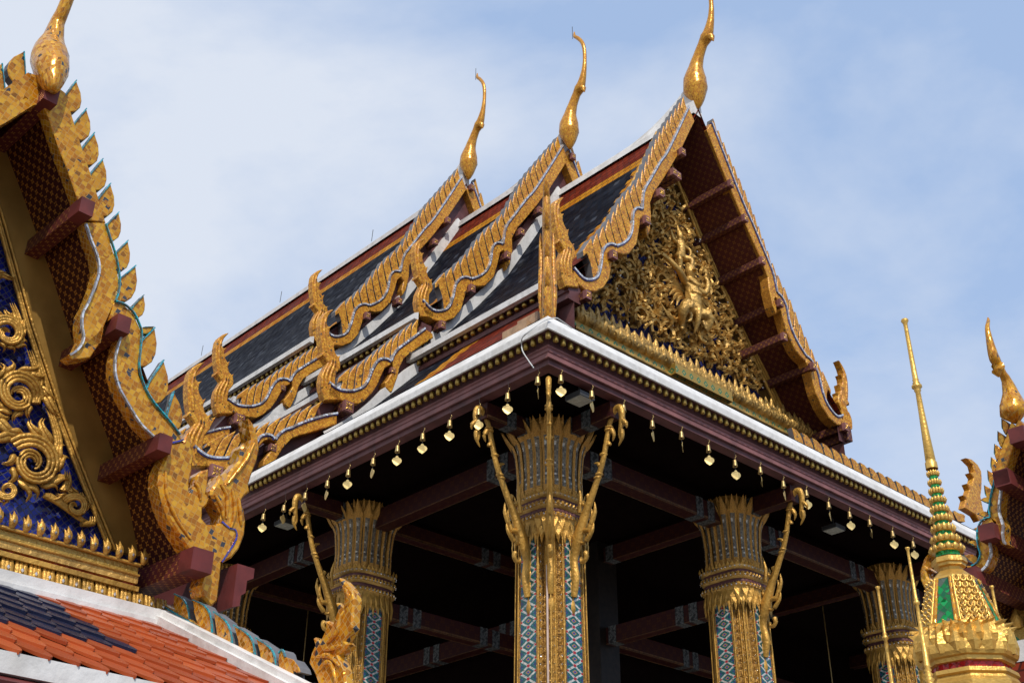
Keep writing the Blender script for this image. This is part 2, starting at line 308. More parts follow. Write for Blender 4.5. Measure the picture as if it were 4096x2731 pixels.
# ------------------------------------------------------------------ mesh helpers
class MB:
    def __init__(s): s.v = []; s.f = []; s.uv = []; s.sm = []; s.mi = []
    def face(s, pts, uvs=None, smooth=False, mi=0):
        i = len(s.v); s.v += [tuple(map(float, p)) for p in pts]; s.f.append(list(range(i, i + len(pts)))); s.uv.append(uvs or [(0, 0)] * len(pts)); s.sm.append(smooth); s.mi.append(mi)
    def grid(s, P, UV=None, smooth=True, closeu=False, mi=0):
        """P[i][j] rows of points"""
        b = len(s.v); n, m = len(P), len(P[0])
        for r in P: s.v += [tuple(map(float, q)) for q in r]
        for i in range(n - 1):
            for j in range(m if closeu else m - 1):
                k = (j + 1) % m
                s.f.append([b + i * m + j, b + i * m + k, b + (i + 1) * m + k, b + (i + 1) * m + j])
                if UV: 
                    uv = [UV[i][j], UV[i][j + 1], UV[i + 1][j + 1], UV[i + 1][j]]
                else: uv = [(j, i), (j + 1, i), (j + 1, i + 1), (j, i + 1)]
                s.uv.append(uv); s.sm.append(smooth); s.mi.append(mi)
    def build(s, name, mat, parent=None, weld=0.0, bevel=0.0, fix=True, attr=None):
        o0 = ORG.get(parent, np.zeros(3)) if parent is not None else np.zeros(3)
        me = bpy.data.meshes.new(name)
        me.from_pydata([tuple(np.array(p) - o0) for p in s.v], [], s.f)
        uvl = me.uv_layers.new(name='UVMap'); flat = [c for f in s.uv for q in f for c in q]; uvl.data.foreach_set('uv', flat)
        me.polygons.foreach_set('use_smooth', s.sm); me.polygons.foreach_set('material_index', s.mi)
        for m in (mat if isinstance(mat, (list, tuple)) else [mat]): me.materials.append(m)
        if fix or weld:
            bm = bmesh.new(); bm.from_mesh(me)
            if weld: bmesh.ops.remove_doubles(bm, verts=bm.verts, dist=weld)
            if fix: bmesh.ops.recalc_face_normals(bm, faces=bm.faces)
            bm.to_mesh(me); bm.free()
        me.update()
        if attr is not None:
            a = me.attributes.new('border', 'FLOAT', 'FACE'); a.data.foreach_set('value', [attr] * len(me.polygons))
        o = bpy.data.objects.new(name, me); COL.objects.link(o)
        if parent is not None: o.parent = parent; ORG[o] = o0
        if bevel:
            bv = o.modifiers.new('bevel', 'BEVEL'); bv.width = bevel; bv.segments = 2; bv.limit_method = 'ANGLE'; bv.angle_limit = RAD(40)
        return o
ORG = {}      # world position of each object's origin (a sub-part shares its thing's origin)
def thing(name, label, cat, loc, group=None):
    o = bpy.data.objects.new(name, None); COL.objects.link(o); o.location = loc; o.empty_display_size = .3
    o['label'] = label; o['category'] = cat
    if group: o['group'] = group
    ORG[o] = np.array(loc, float); return o
def tag(o, label, cat, group=None):
    o['label'] = label; o['category'] = cat
    if group: o['group'] = group
    return o
def struct(o): o['kind'] = 'structure'; return o
def area2(p): return sum(p[i][0] * p[(i + 1) % len(p)][1] - p[(i + 1) % len(p)][0] * p[i][1] for i in range(len(p)))
def ext(mb, poly, t0, t1, f3, mi_side=None, mi=0, uvs=1.0, ch=0.0):
    """extrude an outline (a,b) from depth t0 (front) to t1; optional chamfer on the front edge"""
    n = len(poly); sgn = 1 if area2(poly) > 0 else -1
    fr = poly
    if ch:
        fr = []
        for i in range(n):
            a, b, c = poly[i - 1], poly[i], poly[(i + 1) % n]
            e1 = Vector((b[0] - a[0], b[1] - a[1])); e2 = Vector((c[0] - b[0], c[1] - b[1]))
            if e1.length < 1e-6 or e2.length < 1e-6: fr.append(b); continue
            e1.normalize(); e2.normalize(); nn = Vector((-e1.y - e2.y, e1.x + e2.x)) * sgn
            k = ch / max(.55, nn.length / 2) / max(nn.length, 1e-3); fr.append((b[0] + nn.x * k, b[1] + nn.y * k))
    mb.face([f3(a, b, t0) for a, b in fr], [(a * uvs, b * uvs) for a, b in fr], mi=mi)
    mb.face([f3(a, b, t1) for a, b in reversed(poly)], [(a * uvs, b * uvs) for a, b in reversed(poly)], mi=mi)
    ms = mi if mi_side is None else mi_side; acc = 0; tm = t0 + ch * 1.0 * (1 if t1 > t0 else -1) if ch else t0
    for i in range(n):
        p, q = poly[i], poly[(i + 1) % n]; l = math.hypot(q[0] - p[0], q[1] - p[1])
        if ch: mb.face([f3(*fr[i], t0), f3(*fr[(i + 1) % n], t0), f3(*q, tm), f3(*p, tm)], [(a * uvs, b * uvs) for a, b in (fr[i], fr[(i + 1) % n], q, p)], mi=mi)
        mb.face([f3(*p, tm), f3(*q, tm), f3(*q, t1), f3(*p, t1)], [(acc, 0), (acc + l, 0), (acc + l, t1 - tm), (acc, t1 - tm)], mi=ms); acc += l
def boxw(mb, c, ax, hs, mi=0):
    """box: centre c, axes (3 unit vectors), half sizes"""
    c = np.array(c); A = [np.array(a) * h for a, h in zip(ax, hs)]
    for i in range(3):
        j, k = (i + 1) % 3, (i + 2) % 3
        for sgn in (1, -1):
            q = [c + A[i] * sgn + A[j] * a + A[k] * b for a, b in ((-1, -1), (1, -1), (1, 1), (-1, 1))]
            if hs[j] >= hs[k]: uv = [(a * hs[j], b * hs[k]) for a, b in ((-1, -1), (1, -1), (1, 1), (-1, 1))]
            else: uv = [(b * hs[k], a * hs[j]) for a, b in ((-1, -1), (1, -1), (1, 1), (-1, 1))]
            mb.face(q if sgn > 0 else q[::-1], uv if sgn > 0 else uv[::-1], mi=mi)
def beam(mb, p, q, wv, hv, mi=0):
    """square bar from p to q; wv, hv are half-extent vectors across it"""
    p, q, wv, hv = map(np.array, (p, q, wv, hv)); l = float(np.linalg.norm(q - p)); ww, hh = np.linalg.norm(wv) * 2, np.linalg.norm(hv) * 2
    c = [(-1, -1), (1, -1), (1, 1), (-1, 1)]
    for i in range(4):
        a, b = c[i], c[(i + 1) % 4]; wd = ww if i % 2 == 0 else hh
        mb.face([p + wv * a[0] + hv * a[1], p + wv * b[0] + hv * b[1], q + wv * b[0] + hv * b[1], q + wv * a[0] + hv * a[1]], [(0, 0), (0, wd), (l, wd), (l, 0)], mi=mi)
    mb.face([p + wv * a + hv * b for a, b in c[::-1]], [(a * ww / 2, b * hh / 2) for a, b in c[::-1]], mi=mi); mb.face([q + wv * a + hv * b for a, b in c], [(a * ww / 2, b * hh / 2) for a, b in c], mi=mi)
def tube(mb, pts, rad, n=8, flat=None, cap=True, mi=0, ridge=None, smooth=True):
    """tube along 3D pts; rad list or number; flat=(vector, factor) squeezes it along that direction"""
    P = [np.array(p, float) for p in pts]; R = rad if isinstance(rad, (list, tuple)) else [rad] * len(P)
    up = np.array([.13, .31, .94]) if flat is None else np.array(flat[0], float); rows = []; uvr = []; acc = 0
    for i, p in enumerate(P):
        t = P[min(i + 1, len(P) - 1)] - P[max(i - 1, 0)]; t = t / (np.linalg.norm(t) + 1e-9)
        a = np.cross(t, up)
        if np.linalg.norm(a) < 1e-3: a = np.cross(t, np.array([1.0, 0, 0]))
        a /= np.linalg.norm(a); b = np.cross(a, t)
        kf = 1.0 if flat is None else flat[1]
        if i: acc += float(np.linalg.norm(p - P[i - 1]))
        row = []
        for j in range(n):
            th = 2 * math.pi * j / n; rr = R[i]
            if ridge: rr *= 1 + ridge * (abs(((j % 2) * 2 - 1)) if j % 2 else 0)
            row.append(p + a * math.cos(th) * rr + b * math.sin(th) * rr * kf)
        rows.append(row); rm = max(R); uvr.append([(2 * math.pi * rm * j / n, acc) for j in range(n + 1)])
    mb.grid(rows, uvr, smooth, True, mi)
    if cap:
        mb.face(rows[0][::-1], [(0, 0)] * n, mi=mi); mb.face(rows[-1], [(0, 0)] * n, mi=mi)
def lathe(mb, base, prof, n=20, shape=None, mi=0, smooth=True):
    """profile [(r,z)] round a vertical axis; shape(theta) scales the radius"""
    base = np.array(base); rows = []; uvr = []; acc = 0
    for i, (r, z) in enumerate(prof):
        if i: acc += math.hypot(r - prof[i - 1][0], z - prof[i - 1][1])
        rows.append([base + np.array([math.cos(2 * math.pi * j / n) * r * (shape(2 * math.pi * j / n) if shape else 1), math.sin(2 * math.pi * j / n) * r * (shape(2 * math.pi * j / n) if shape else 1), z]) for j in range(n)])
        rm = max(p[0] for p in prof); uvr.append([(2 * math.pi * rm * j / n, acc) for j in range(n + 1)])
    mb.grid(rows, uvr, smooth, True, mi)
def smooth_path(pts, k=4):
    P = [np.array(p, float) for p in pts]; out = []
    for i in range(len(P) - 1):
        a, b, c, d = P[max(i - 1, 0)], P[i], P[i + 1], P[min(i + 2, len(P) - 1)]
        for s in range(k):
            t = s / k; out.append(.5 * ((2 * b) + (-a + c) * t + (2 * a - 5 * b + 4 * c - d) * t * t + (-a + 3 * b - 3 * c + d) * t ** 3))
    out.append(P[-1]); return out
def cum(path):
    s = [0]
    for a, b in zip(path, path[1:]): s.append(s[-1] + float(np.hypot(b[0] - a[0], b[1] - a[1])))
    return s
def at_frac(path, f):
    s = cum(path); d = f * s[-1]
    for i in range(len(path) - 1):
        if s[i + 1] >= d or i == len(path) - 2:
            t = (d - s[i]) / max(1e-9, s[i + 1] - s[i]); return np.array(path[i]) * (1 - t) + np.array(path[i + 1]) * t
def hit(path, p, d):
    """first crossing of ray p + t d with a polyline"""
    best = None
    for a, b in zip(path, path[1:]):
        e = (b[0] - a[0], b[1] - a[1]); det = d[0] * -e[1] + e[0] * d[1]
        if abs(det) < 1e-9: continue
        rx, ry = a[0] - p[0], a[1] - p[1]; t = (rx * -e[1] + e[0] * ry) / det; s = (d[0] * ry - rx * d[1]) / det
        if -.001 <= s <= 1.001 and t > 1e-3 and (best is None or t < best): best = t
    return best
def ribbon(mb, path, wd, off, t0, t1, f3, mi=0):
    """raised strip following a 2D path"""
    n = len(path); A = []; B = []
    for i in range(n):
        a = np.array(path[max(i - 1, 0)]); b = np.array(path[min(i + 1, n - 1)]); t = (b - a) / (np.linalg.norm(b - a) + 1e-9); nn = np.array([-t[1], t[0]])
        A.append(np.array(path[i]) + nn * (off - wd / 2)); B.append(np.array(path[i]) + nn * (off + wd / 2))
    s = cum(path)
    for i in range(n - 1):
        uv = [(s[i], 0), (s[i + 1], 0), (s[i + 1], wd), (s[i], wd)]
        mb.face([f3(*A[i], t0), f3(*A[i + 1], t0), f3(*B[i + 1], t0), f3(*B[i], t0)], uv, mi=mi)
        for Q in (A, B): mb.face([f3(*Q[i], t0), f3(*Q[i + 1], t0), f3(*Q[i + 1], t1), f3(*Q[i], t1)], uv, mi=mi)

# ================================================================== GROUND
mb = MB(); mb.face([(-400, -400, 0), (400, -400, 0), (400, 600, 0), (-400, 600, 0)], [(0, 0), (1, 0), (1, 1), (0, 1)])
struct(mb.build('ground', M_stone))

# ================================================================== MAIN HALL
hall = thing('temple_hall', 'large temple hall with a lotus-capped column porch, navy tiled telescoping roofs and a carved gable', 'temple', tuple(T.w(9, 9, 0)))
SC = 1.40
def SU(u): return (u + 13.564) * SC - 13.564
def SV(v): return (v + 13.61) * SC - 13.61
def SZ(z): return (z - 1.6) * SC + 1.6
U1, U2, U3, W1 = 4.725, 10.956, 16.63, 6.69
W2, W3, UEND, VC = 11.28, 16.95, 52.0, 12.05
UU = [U1, U2, U3]; WW = [W1, W2, W3, UEND]
def mirv(p): return [(2 * VC - a, b) for a, b in p]
tf = lambda a, b, t: T.w(t, a, b)                     # (v, z, depth u)
# --- porch floor and plinth (below the frame, carries the columns)
mb = MB(); boxw(mb, T.w(20, 14, 1.0), (T.U, T.V, (0, 0, 1)), (20.5, 14.5, 1.0)); mb.build('plinth', M_white, hall)

# --- porch eave: coping, cornice, ceiling
UE, VE = 24.0, 26.5
def sweep(prof, mat, name):
    m = MB()
    for (d0, z0), (d1, z1) in zip(prof, prof[1:]):
        h = math.hypot(d1 - d0, z1 - z0)
        m.face([T.w(UE, -d0, z0), T.w(-d0, -d0, z0), T.w(-d1, -d1, z1), T.w(UE, -d1, z1)], [(UE, 0), (0, 0), (0, h), (UE, h)])
        m.face([T.w(-d0, -d0, z0), T.w(-d0, VE, z0), T.w(-d1, VE, z1), T.w(-d1, -d1, z1)], [(0, 0), (VE, 0), (VE, h), (0, h)])
    return m.build(name, mat, hall, weld=.001, fix=False)
sweep([(-.35, 13.30), (-.02, 13.19), (.04, 13.15), (.15, 12.955), (.205, 12.91), (.21, 12.885), (.21, 12.755), (.17, 12.755)], M_white, 'eave_coping')
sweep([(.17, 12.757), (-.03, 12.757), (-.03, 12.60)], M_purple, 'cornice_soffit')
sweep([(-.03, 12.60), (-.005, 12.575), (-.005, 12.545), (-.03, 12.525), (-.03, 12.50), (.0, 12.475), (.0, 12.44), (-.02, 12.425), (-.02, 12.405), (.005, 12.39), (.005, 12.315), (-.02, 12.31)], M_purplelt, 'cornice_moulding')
sweep([(-.02, 12.31), (-.06, 12.31), (-.06, 12.20), (-.30, 12.20), (-.30, 12.30)], M_purple, 'cornice_lip')
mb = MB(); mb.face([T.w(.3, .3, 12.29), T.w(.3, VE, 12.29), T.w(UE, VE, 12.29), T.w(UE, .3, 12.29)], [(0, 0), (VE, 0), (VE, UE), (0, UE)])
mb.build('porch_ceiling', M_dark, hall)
# gilded bosses under the coping
bossm = MB(); lathe(bossm, ORG[hall], [(.030, .15), (.050, .10), (.055, .03), (.046, 0), (.0, -.004)], 10, lambda t: 1 + .10 * math.cos(t * 5))
boss_src = bossm.build('eave_boss', M_boss, hall, fix=True)
bpts = [(-.10, -.10)] + [(-.10 + .195 * i, -.10) for i in range(1, 53)] + [(-.10, -.10 + .195 * i) for i in range(1, 87)]
bpts.sort(key=lambda p: p[0] + p[1])
rest = MB()
for i, (u, v) in enumerate(bpts):
    P = T.w(u, v, 12.612)
    if i < 100:
        b = boss_src if i == 0 else boss_src.copy()
        if i: COL.objects.link(b)
        b.location = tuple(P - ORG[hall])
    else: lathe(rest, P, [(.030, .15), (.050, .10), (.055, .03), (.046, 0), (.0, -.004)], 8)
# --- porch roof (lowest slope, almost edge on from the ground)
mb = MB(); s = .70
def pr(d): return 13.22 + s * d
D = 3.4
mb.face([T.w(UE, .1, pr(.1)), T.w(.1, .1, pr(.1)), T.w(D, D, pr(D)), T.w(UE, D, pr(D))], [(20, 5), (44, 5), (40, 1), (20, 1)])
mb.face([T.w(.1, .1, pr(.1)), T.w(.1, VE, pr(.1)), T.w(D, VE, pr(D)), T.w(D, D, pr(D))], [(20, 5), (44, 5), (40, 1), (24, 1)])
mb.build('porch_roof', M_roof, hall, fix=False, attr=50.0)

# --- columns
def column(u, v, brackets, i):
    """redented square shaft tapering upward, ring bands, flaring petal capital, bracket arms towards the eave"""
    h, r, m_ = .575, .25, .45
    q = [(h, -r), (h, r), (m_, r), (m_, m_), (r, m_), (r, h)]
    sec = []
    for k in range(4):
        c_, s_ = math.cos(k * math.pi / 2), math.sin(k * math.pi / 2)
        for a, b in ([(h, -r), (h, -r * .80), (h, r * .80), (h, r), (m_, r), (m_, m_), (r, m_)]): sec.append((a * c_ - b * s_, a * s_ + b * c_))
    n = len(sec); mb = MB(); zb, zt = 1.95, 10.05
    def P(a, z): f = 1.0 + .10 * (zt - z) / (zt - zb); return T.w(u + a[0] * f, v + a[1] * f, z)
    for j in range(n):
        a, b = sec[j], sec[(j + 1) % n]; k = j % 7
        mi = 1 if k == 1 else 0
        for t in range(4):
            z0 = zb + (zt - zb) * t / 4; z1 = zb + (zt - zb) * (t + 1) / 4
            mb.face([P(a, z0), P(b, z0), P(b, z1), P(a, z1)], [(-1, z0), (1, z0), (1, z1), (-1, z1)], mi=mi)
    sh = mb.build('column', [M_strip, M_diamond], hall, fix=True)
    # slim gilt ribs on the corner
    mb = MB()
    for k in range(4):
        for a, b in ((m_ + .012, m_ + .012), (h + .008, r + .008), (r + .008, h + .008), (m_ + .010, (m_ + r) / 2), ((m_ + r) / 2, m_ + .010)):
            c_, s_ = math.cos(k * math.pi / 2), math.sin(k * math.pi / 2); A = (a * c_ - b * s_, a * s_ + b * c_)
            tube(mb, [P(A, zb), P(A, (zb + zt) / 2), P(A, zt)], .016, 5)
    mb.build('rib', M_gilt, sh)
    # ring bands
    AU = math.atan2(T.U[1], T.U[0]); sqw = lambda t: sq(t - AU)
    def sq(t): 
        c_, s_ = abs(math.cos(t)), abs(math.sin(t)); return 1.0 / ((c_ ** 4 + s_ ** 4) ** .25)
    mb = MB(); lathe(mb, T.w(u, v, 0), [(.56, 9.70), (.60, 9.78), (.60, 10.02), (.63, 10.04), (.63, 10.10), (.58, 10.12), (.58, 10.22), (.63, 10.24), (.64, 10.33), (.58, 10.35), (.58, 10.43), (.64, 10.45), (.66, 10.52), (.60, 10.56), (.52, 10.60)], 48, sqw)
    mb.build('ring_band', M_giltdark, sh)
    mb = MB()
    for za_ in (10.17, 10.39): lathe(mb, T.w(u, v, 0), [(.58, za_ - .05), (.603, za_ - .045), (.603, za_ + .045), (.58, za_ + .05)], 48, sqw)
    mb.build('maroon_band', M_purple, sh)
    mb = MB()
    for zc, rr, hh, up in ((10.04, .635, .10, 1), (10.28, .645, .09, 1), (10.36, .640, -.07, 1), (10.52, .655, .11, 1), (10.12, .64, -.08, 1), (9.98, .61, -.38, 1), (9.80, .60, -.30, 0)):
        N_ = 44 if hh > -.2 else 28
        for j in range(N_):
            t0 = 2 * math.pi * (j + (.5 if not up else 0)) / N_; R_ = rr * sq(t0); wd = math.pi * R_ / N_ * .95
            c = T.w(u, v, zc) + (T.U * math.cos(t0) + T.V * math.sin(t0)) * R_; tx = -T.U * math.sin(t0) + T.V * math.cos(t0); ox = (T.U * math.cos(t0) + T.V * math.sin(t0))
            z = np.array([0, 0, 1.0]); tip = c + z * hh + ox * (.02 if hh > 0 else .015)
            mid = c + z * hh * .45 + ox * .035
            mb.face([c - tx * wd, mid, tip], smooth=False); mb.face([c + tx * wd, tip, mid]); mb.face([c - tx * wd, c + tx * wd, mid])
            if hh < -.2: mb.face([c - tx * wd + z * .06, c - tx * wd, c + tx * wd, c + tx * wd + z * .06])
    mb.build('petal_frieze', M_gilt, sh, fix=False)
    # mirror stones set in the bands
    mb = MB()
    for zc in (10.07, 10.29, 10.49):
        for j in range(44):
            t0 = 2 * math.pi * (j + .5) / 44; R_ = .668 * sq(t0)
            c = T.w(u, v, zc) + (T.U * math.cos(t0) + T.V * math.sin(t0)) * R_
            tx = -T.U * math.sin(t0) + T.V * math.cos(t0); ox = (T.U * math.cos(t0) + T.V * math.sin(t0)); z = np.array([0, 0, 1.0]); a = .020
            o = c + ox * .016
            for e in ((tx, z), (z, -tx), (-tx, -z), (-z, tx)): mb.face([c + e[0] * a, c + e[1] * a * 1.3, o])
    mb.build('mirror_stones', M_glass, sh, fix=False)
    # capital of long petals, flaring at the top
    mb = MB(); NP = 22
    for ring, (dr, dz, toff) in enumerate(((0, 0, 0), (-.09, .05, .5))):
        for j in range(NP):
            t0 = 2 * math.pi * (j + toff) / NP; rows = []; uvs = []
            prof = [(.535, 10.55, 1), (.56, 10.75, 1), (.555, 11.05, .98), (.575, 11.35, 1.0), (.60, 11.58, 1.06), (.655, 11.73, 1.15), (.71, 11.80, 1.12), (.775, 11.93, .66), (.84, 12.09, .03)]
            for rr, z, wf in prof:
                R_ = (rr + dr) * (1 + (sq(t0) - 1) * .75); z = z + dz * (1 if z > 11.5 else 0); wd = math.pi * (rr + dr) / NP * wf * .98
                ox = (T.U * math.cos(t0) + T.V * math.sin(t0)); tx = -T.U * math.sin(t0) + T.V * math.cos(t0); c = T.w(u, v, z)
                rows.append([c + ox * (R_ - .02) - tx * wd, c + ox * (R_ + .022) - tx * wd * .45, c + ox * (R_ + .022) + tx * wd * .45, c + ox * (R_ - .02) + tx * wd])
                uvs.append([(-1, z - 10.5), (-.45, z - 10.5), (.45, z - 10.5), (1, z - 10.5)])
            mb.grid(rows, uvs, False)
    lathe(mb, T.w(u, v, 0), [(.50, 10.5), (.52, 11.3), (.62, 11.7), (.50, 11.75), (.40, 12.29)], 24)
    mb.build('capital', M_petal, sh, fix=False)
    # bracket arms
    prof = [(-.60, 8.55), (-.66, 8.9), (-.62, 9.25), (-.74, 9.62), (-.86, 9.9), (-1.02, 10.2), (-1.22, 10.55), (-1.42, 10.95), (-1.56, 11.4), (-1.66, 11.75), (-1.80, 11.97), (-1.93, 11.98), (-1.98, 11.82), (-1.95, 11.62), (-1.90, 11.42), (-1.93, 11.28)]
    rad = [.07, .09, .09, .13, .11, .085, .068, .060, .058, .056, .066, .080, .07, .055, .035, .01]
    for (bu, bv, k) in brackets:
        d = T.U * bu + T.V * bv; d = d / np.linalg.norm(d); sd_ = np.cross(d, (0, 0, 1.0)); c0 = T.w(u, v, 0)
        fx = lambda r_: -r_ * (1.0 + (k - 1) * min(1, max(0, (-r_ - .6) / 1.2))) + (.08 * (k - 1))
        pth = smooth_path([c0 + d * fx(r_) + np.array([0, 0, z]) for r_, z in prof], 4)
        rr = [float(np.interp(i / 4, range(len(rad)), rad)) for i in range(len(pth))]
        mb = MB(); tube(mb, pth, rr, 10, (sd_, .75))
        for r_, z in ((-1.30, 10.72), (-1.34, 10.78), (-1.47, 11.15), (-1.62, 11.62), (-1.64, 11.67)):
            p0 = c0 + d * fx(r_) + np.array([0, 0, z]); tube(mb, [p0 - np.array([0, 0, .025]), p0, p0 + np.array([0, 0, .025])], [.06, .085, .06], 8)
        # scrolls and flames on the arm
        for (r_, z, sc, turn) in ((-.92, 9.58, .20, 1), (-.76, 9.98, .20, -1), (-.94, 10.34, .14, -1), (-.84, 9.24, .13, -1)):
            c = c0 + d * fx(r_) + np.array([0, 0, z]); sp = []
            for q_ in range(15):
                a = q_ / 14 * 4.6 * turn + .8; rq = sc * (1 - q_ / 16); sp.append(c + d * math.cos(a) * rq + np.array([0, 0, 1.0]) * math.sin(a) * rq)
            tube(mb, sp, [.055 * (1 - .6 * q_ / 14) for q_ in range(15)], 6)
        for (r_, z, dr, dz_) in ((-1.02, 9.72, -.10, .42), (-1.10, 9.86, -.10, .40), (-.96, 9.55, -.20, .30), (-.80, 10.15, .02, .62), (-1.36, 10.95, .14, .10), (-1.62, 11.3, .12, .1), (-1.7, 11.6, -.02, -.25), (-1.98, 11.7, -.10, -.2), (-1.96, 11.5, .10, -.3), (-1.66, 11.9, .05, .2)):
            p0 = c0 + d * fx(r_) + np.array([0, 0, z]); p2 = p0 + d * (-dr) + np.array([0, 0, dz_]); p1 = (p0 + p2) / 2 + d * .05
            tube(mb, smooth_path([p0, p1, p2], 3), [.05, .05, .045, .04, .03, .02, .006], 6)
        kx = .60 + .02 * (k - 1) * 6
        con = [(8.22, .05), (8.26, .10), (8.34, .13), (8.44, .10), (8.52, .06), (8.60, .10), (8.72, .12), (8.82, .11), (8.86, .08), (8.90, .12), (9.02, .13), (9.08, .09), (9.14, .13), (9.30, .15), (9.45, .12)]
        rows = [[c0 + d * (kx - .12 + (0 if j in (0, 4) else o_ + .05 * (j == 2))) + sd_ * (.12 * (j - 2) / 2) * (1.0 if j in (0, 4, 1, 3) else 1) + np.array([0, 0, z]) for j in range(5)] for z, o_ in [(z, .03 + o_ * .6) for z, o_ in con]]
        mb.grid(rows, None, True); mb.face(rows[0]); mb.face(rows[-1])
        mb.build('bracket', M_gilt, sh)
    return sh
column(2.0, 2.0, [(0, -1, 1), (-1, 0, 1), (-1, -1, 1.30)], 0)
column(2.0, 7.9, [(-1, 0, 1)], 1)
column(2.0, 14.5, [(-1, 0, 1)], 2)
column(2.0, 21.0, [(-1, 0, 1)], 3)
column(8.1, 2.0, [(0, -1, 1)], 4)
column(14.2, 2.0, [(0, -1, 1)], 5)
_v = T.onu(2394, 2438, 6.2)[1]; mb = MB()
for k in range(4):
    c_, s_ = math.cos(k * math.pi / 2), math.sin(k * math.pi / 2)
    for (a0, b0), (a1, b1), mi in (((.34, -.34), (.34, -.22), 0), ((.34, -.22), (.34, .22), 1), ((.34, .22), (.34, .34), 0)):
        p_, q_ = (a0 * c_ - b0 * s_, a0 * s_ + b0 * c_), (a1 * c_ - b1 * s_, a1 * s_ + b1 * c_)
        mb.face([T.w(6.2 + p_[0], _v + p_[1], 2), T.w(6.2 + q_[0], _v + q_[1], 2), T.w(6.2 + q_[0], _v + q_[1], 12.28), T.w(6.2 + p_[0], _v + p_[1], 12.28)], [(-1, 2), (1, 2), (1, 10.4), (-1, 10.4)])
mb.build('inner_pier', plain('shaded_pier', (.018, .011, .007), .5, .2, 8, .7), hall)  # near-black instead of mosaic: the porch shade is put into the colour
# white-painted conduit on the corner column
mb = MB(); tube(mb, [T.w(1.60, 1.51, z) for z in (1.95, 5, 9.1)], .022, 6); mb.build('conduit', plain('pink_conduit', (.60, .46, .40), .5), hall)
# --- inner walls, beams with patterned collars
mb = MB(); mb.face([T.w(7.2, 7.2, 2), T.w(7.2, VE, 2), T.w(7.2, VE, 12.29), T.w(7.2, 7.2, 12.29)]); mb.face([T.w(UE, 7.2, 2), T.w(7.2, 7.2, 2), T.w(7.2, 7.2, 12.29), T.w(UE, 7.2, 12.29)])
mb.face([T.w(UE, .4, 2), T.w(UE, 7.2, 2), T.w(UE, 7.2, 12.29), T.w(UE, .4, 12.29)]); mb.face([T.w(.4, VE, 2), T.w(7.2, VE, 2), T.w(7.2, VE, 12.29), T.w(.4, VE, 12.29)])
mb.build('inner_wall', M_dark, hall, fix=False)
M_collar = mosaic('collar_pattern', .06, 45, [(0, (.085, .09, .09)), (.4, (.02, .035, .035)), (.6, (.12, .12, .115)), (.85, (.01, .01, .01))], (.025, .025, .025), .08, .1, .5, .05)
def beam_part(p, q, hw=.17, hh=.22):
    p, q = T.w(*p), T.w(*q); d = (q - p) / np.linalg.norm(q - p); sw = np.cross(d, (0, 0, 1.0)); mb = MB()
    beam(mb, p, q, sw * hw, np.array([0, 0, hh])); o = mb.build('beam', M_beam, hall)
    l = float(np.linalg.norm(q - p)); n = max(1, int(l / 6.4 + .5))
    for i in range(n):
        for e in (1.15, 1.55, -1.15, -1.55):
            a = l * i / n + (e if e > 0 else l / n + e); 
            if l < 3.5 and abs(e) > 1.3: continue
            c = p + d * a; mb = MB(); beam(mb, c - d * .12, c + d * .12, sw * (hw + .012), np.array([0, 0, hh + .012])); mb.build('beam_collar', M_collar, o)
    mb = MB(); mb.face([p + sw * (hw + .004) + np.array([0, 0, -hh + .02]), q + sw * (hw + .004) + np.array([0, 0, -hh + .02]), q + sw * (hw + .004) + np.array([0, 0, -hh + .06]), p + sw * (hw + .004) + np.array([0, 0, -hh + .06])], [(0, 0), (l, 0), (l, .05), (0, .05)])
    for e_ in (1, -1): tube(mb, [p + sw * hw * e_ + np.array([0, 0, -hh]), q + sw * hw * e_ + np.array([0, 0, -hh])], .009, 4)
    mb.build('gilt_edge', M_dimgilt, o)
for z in (11.75,):
    beam_part((2.0, 2.0, z), (2.0, VE, z)); beam_part((2.0, 2.0, z), (UE, 2.0, z))
for v in (7.9, 14.5, 21.0): beam_part((.2, v, 11.95), (7.2, v, 11.95), .14, .18)
for u in (8.1, 14.2): beam_part((u, .2, 11.95), (u, 7.2, 11.95), .14, .18)
beam_part((.2, 2.0, 11.98), (2.0, 2.0, 11.98), .12, .16); beam_part((2.0, .2, 11.98), (2.0, 2.0, 11.98), .12, .16)
beam_part((6.9, 6.9, 10.3), (6.9, VE, 10.3)); beam_part((6.9, 6.9, 10.3), (UE, 6.9, 10.3))
beam_part((2.0, 7.9, 9.9), (7.2, 7.9, 9.9), .14, .2); beam_part((8.1, 2.0, 9.9), (8.1, 7.2, 9.9), .14, .2)

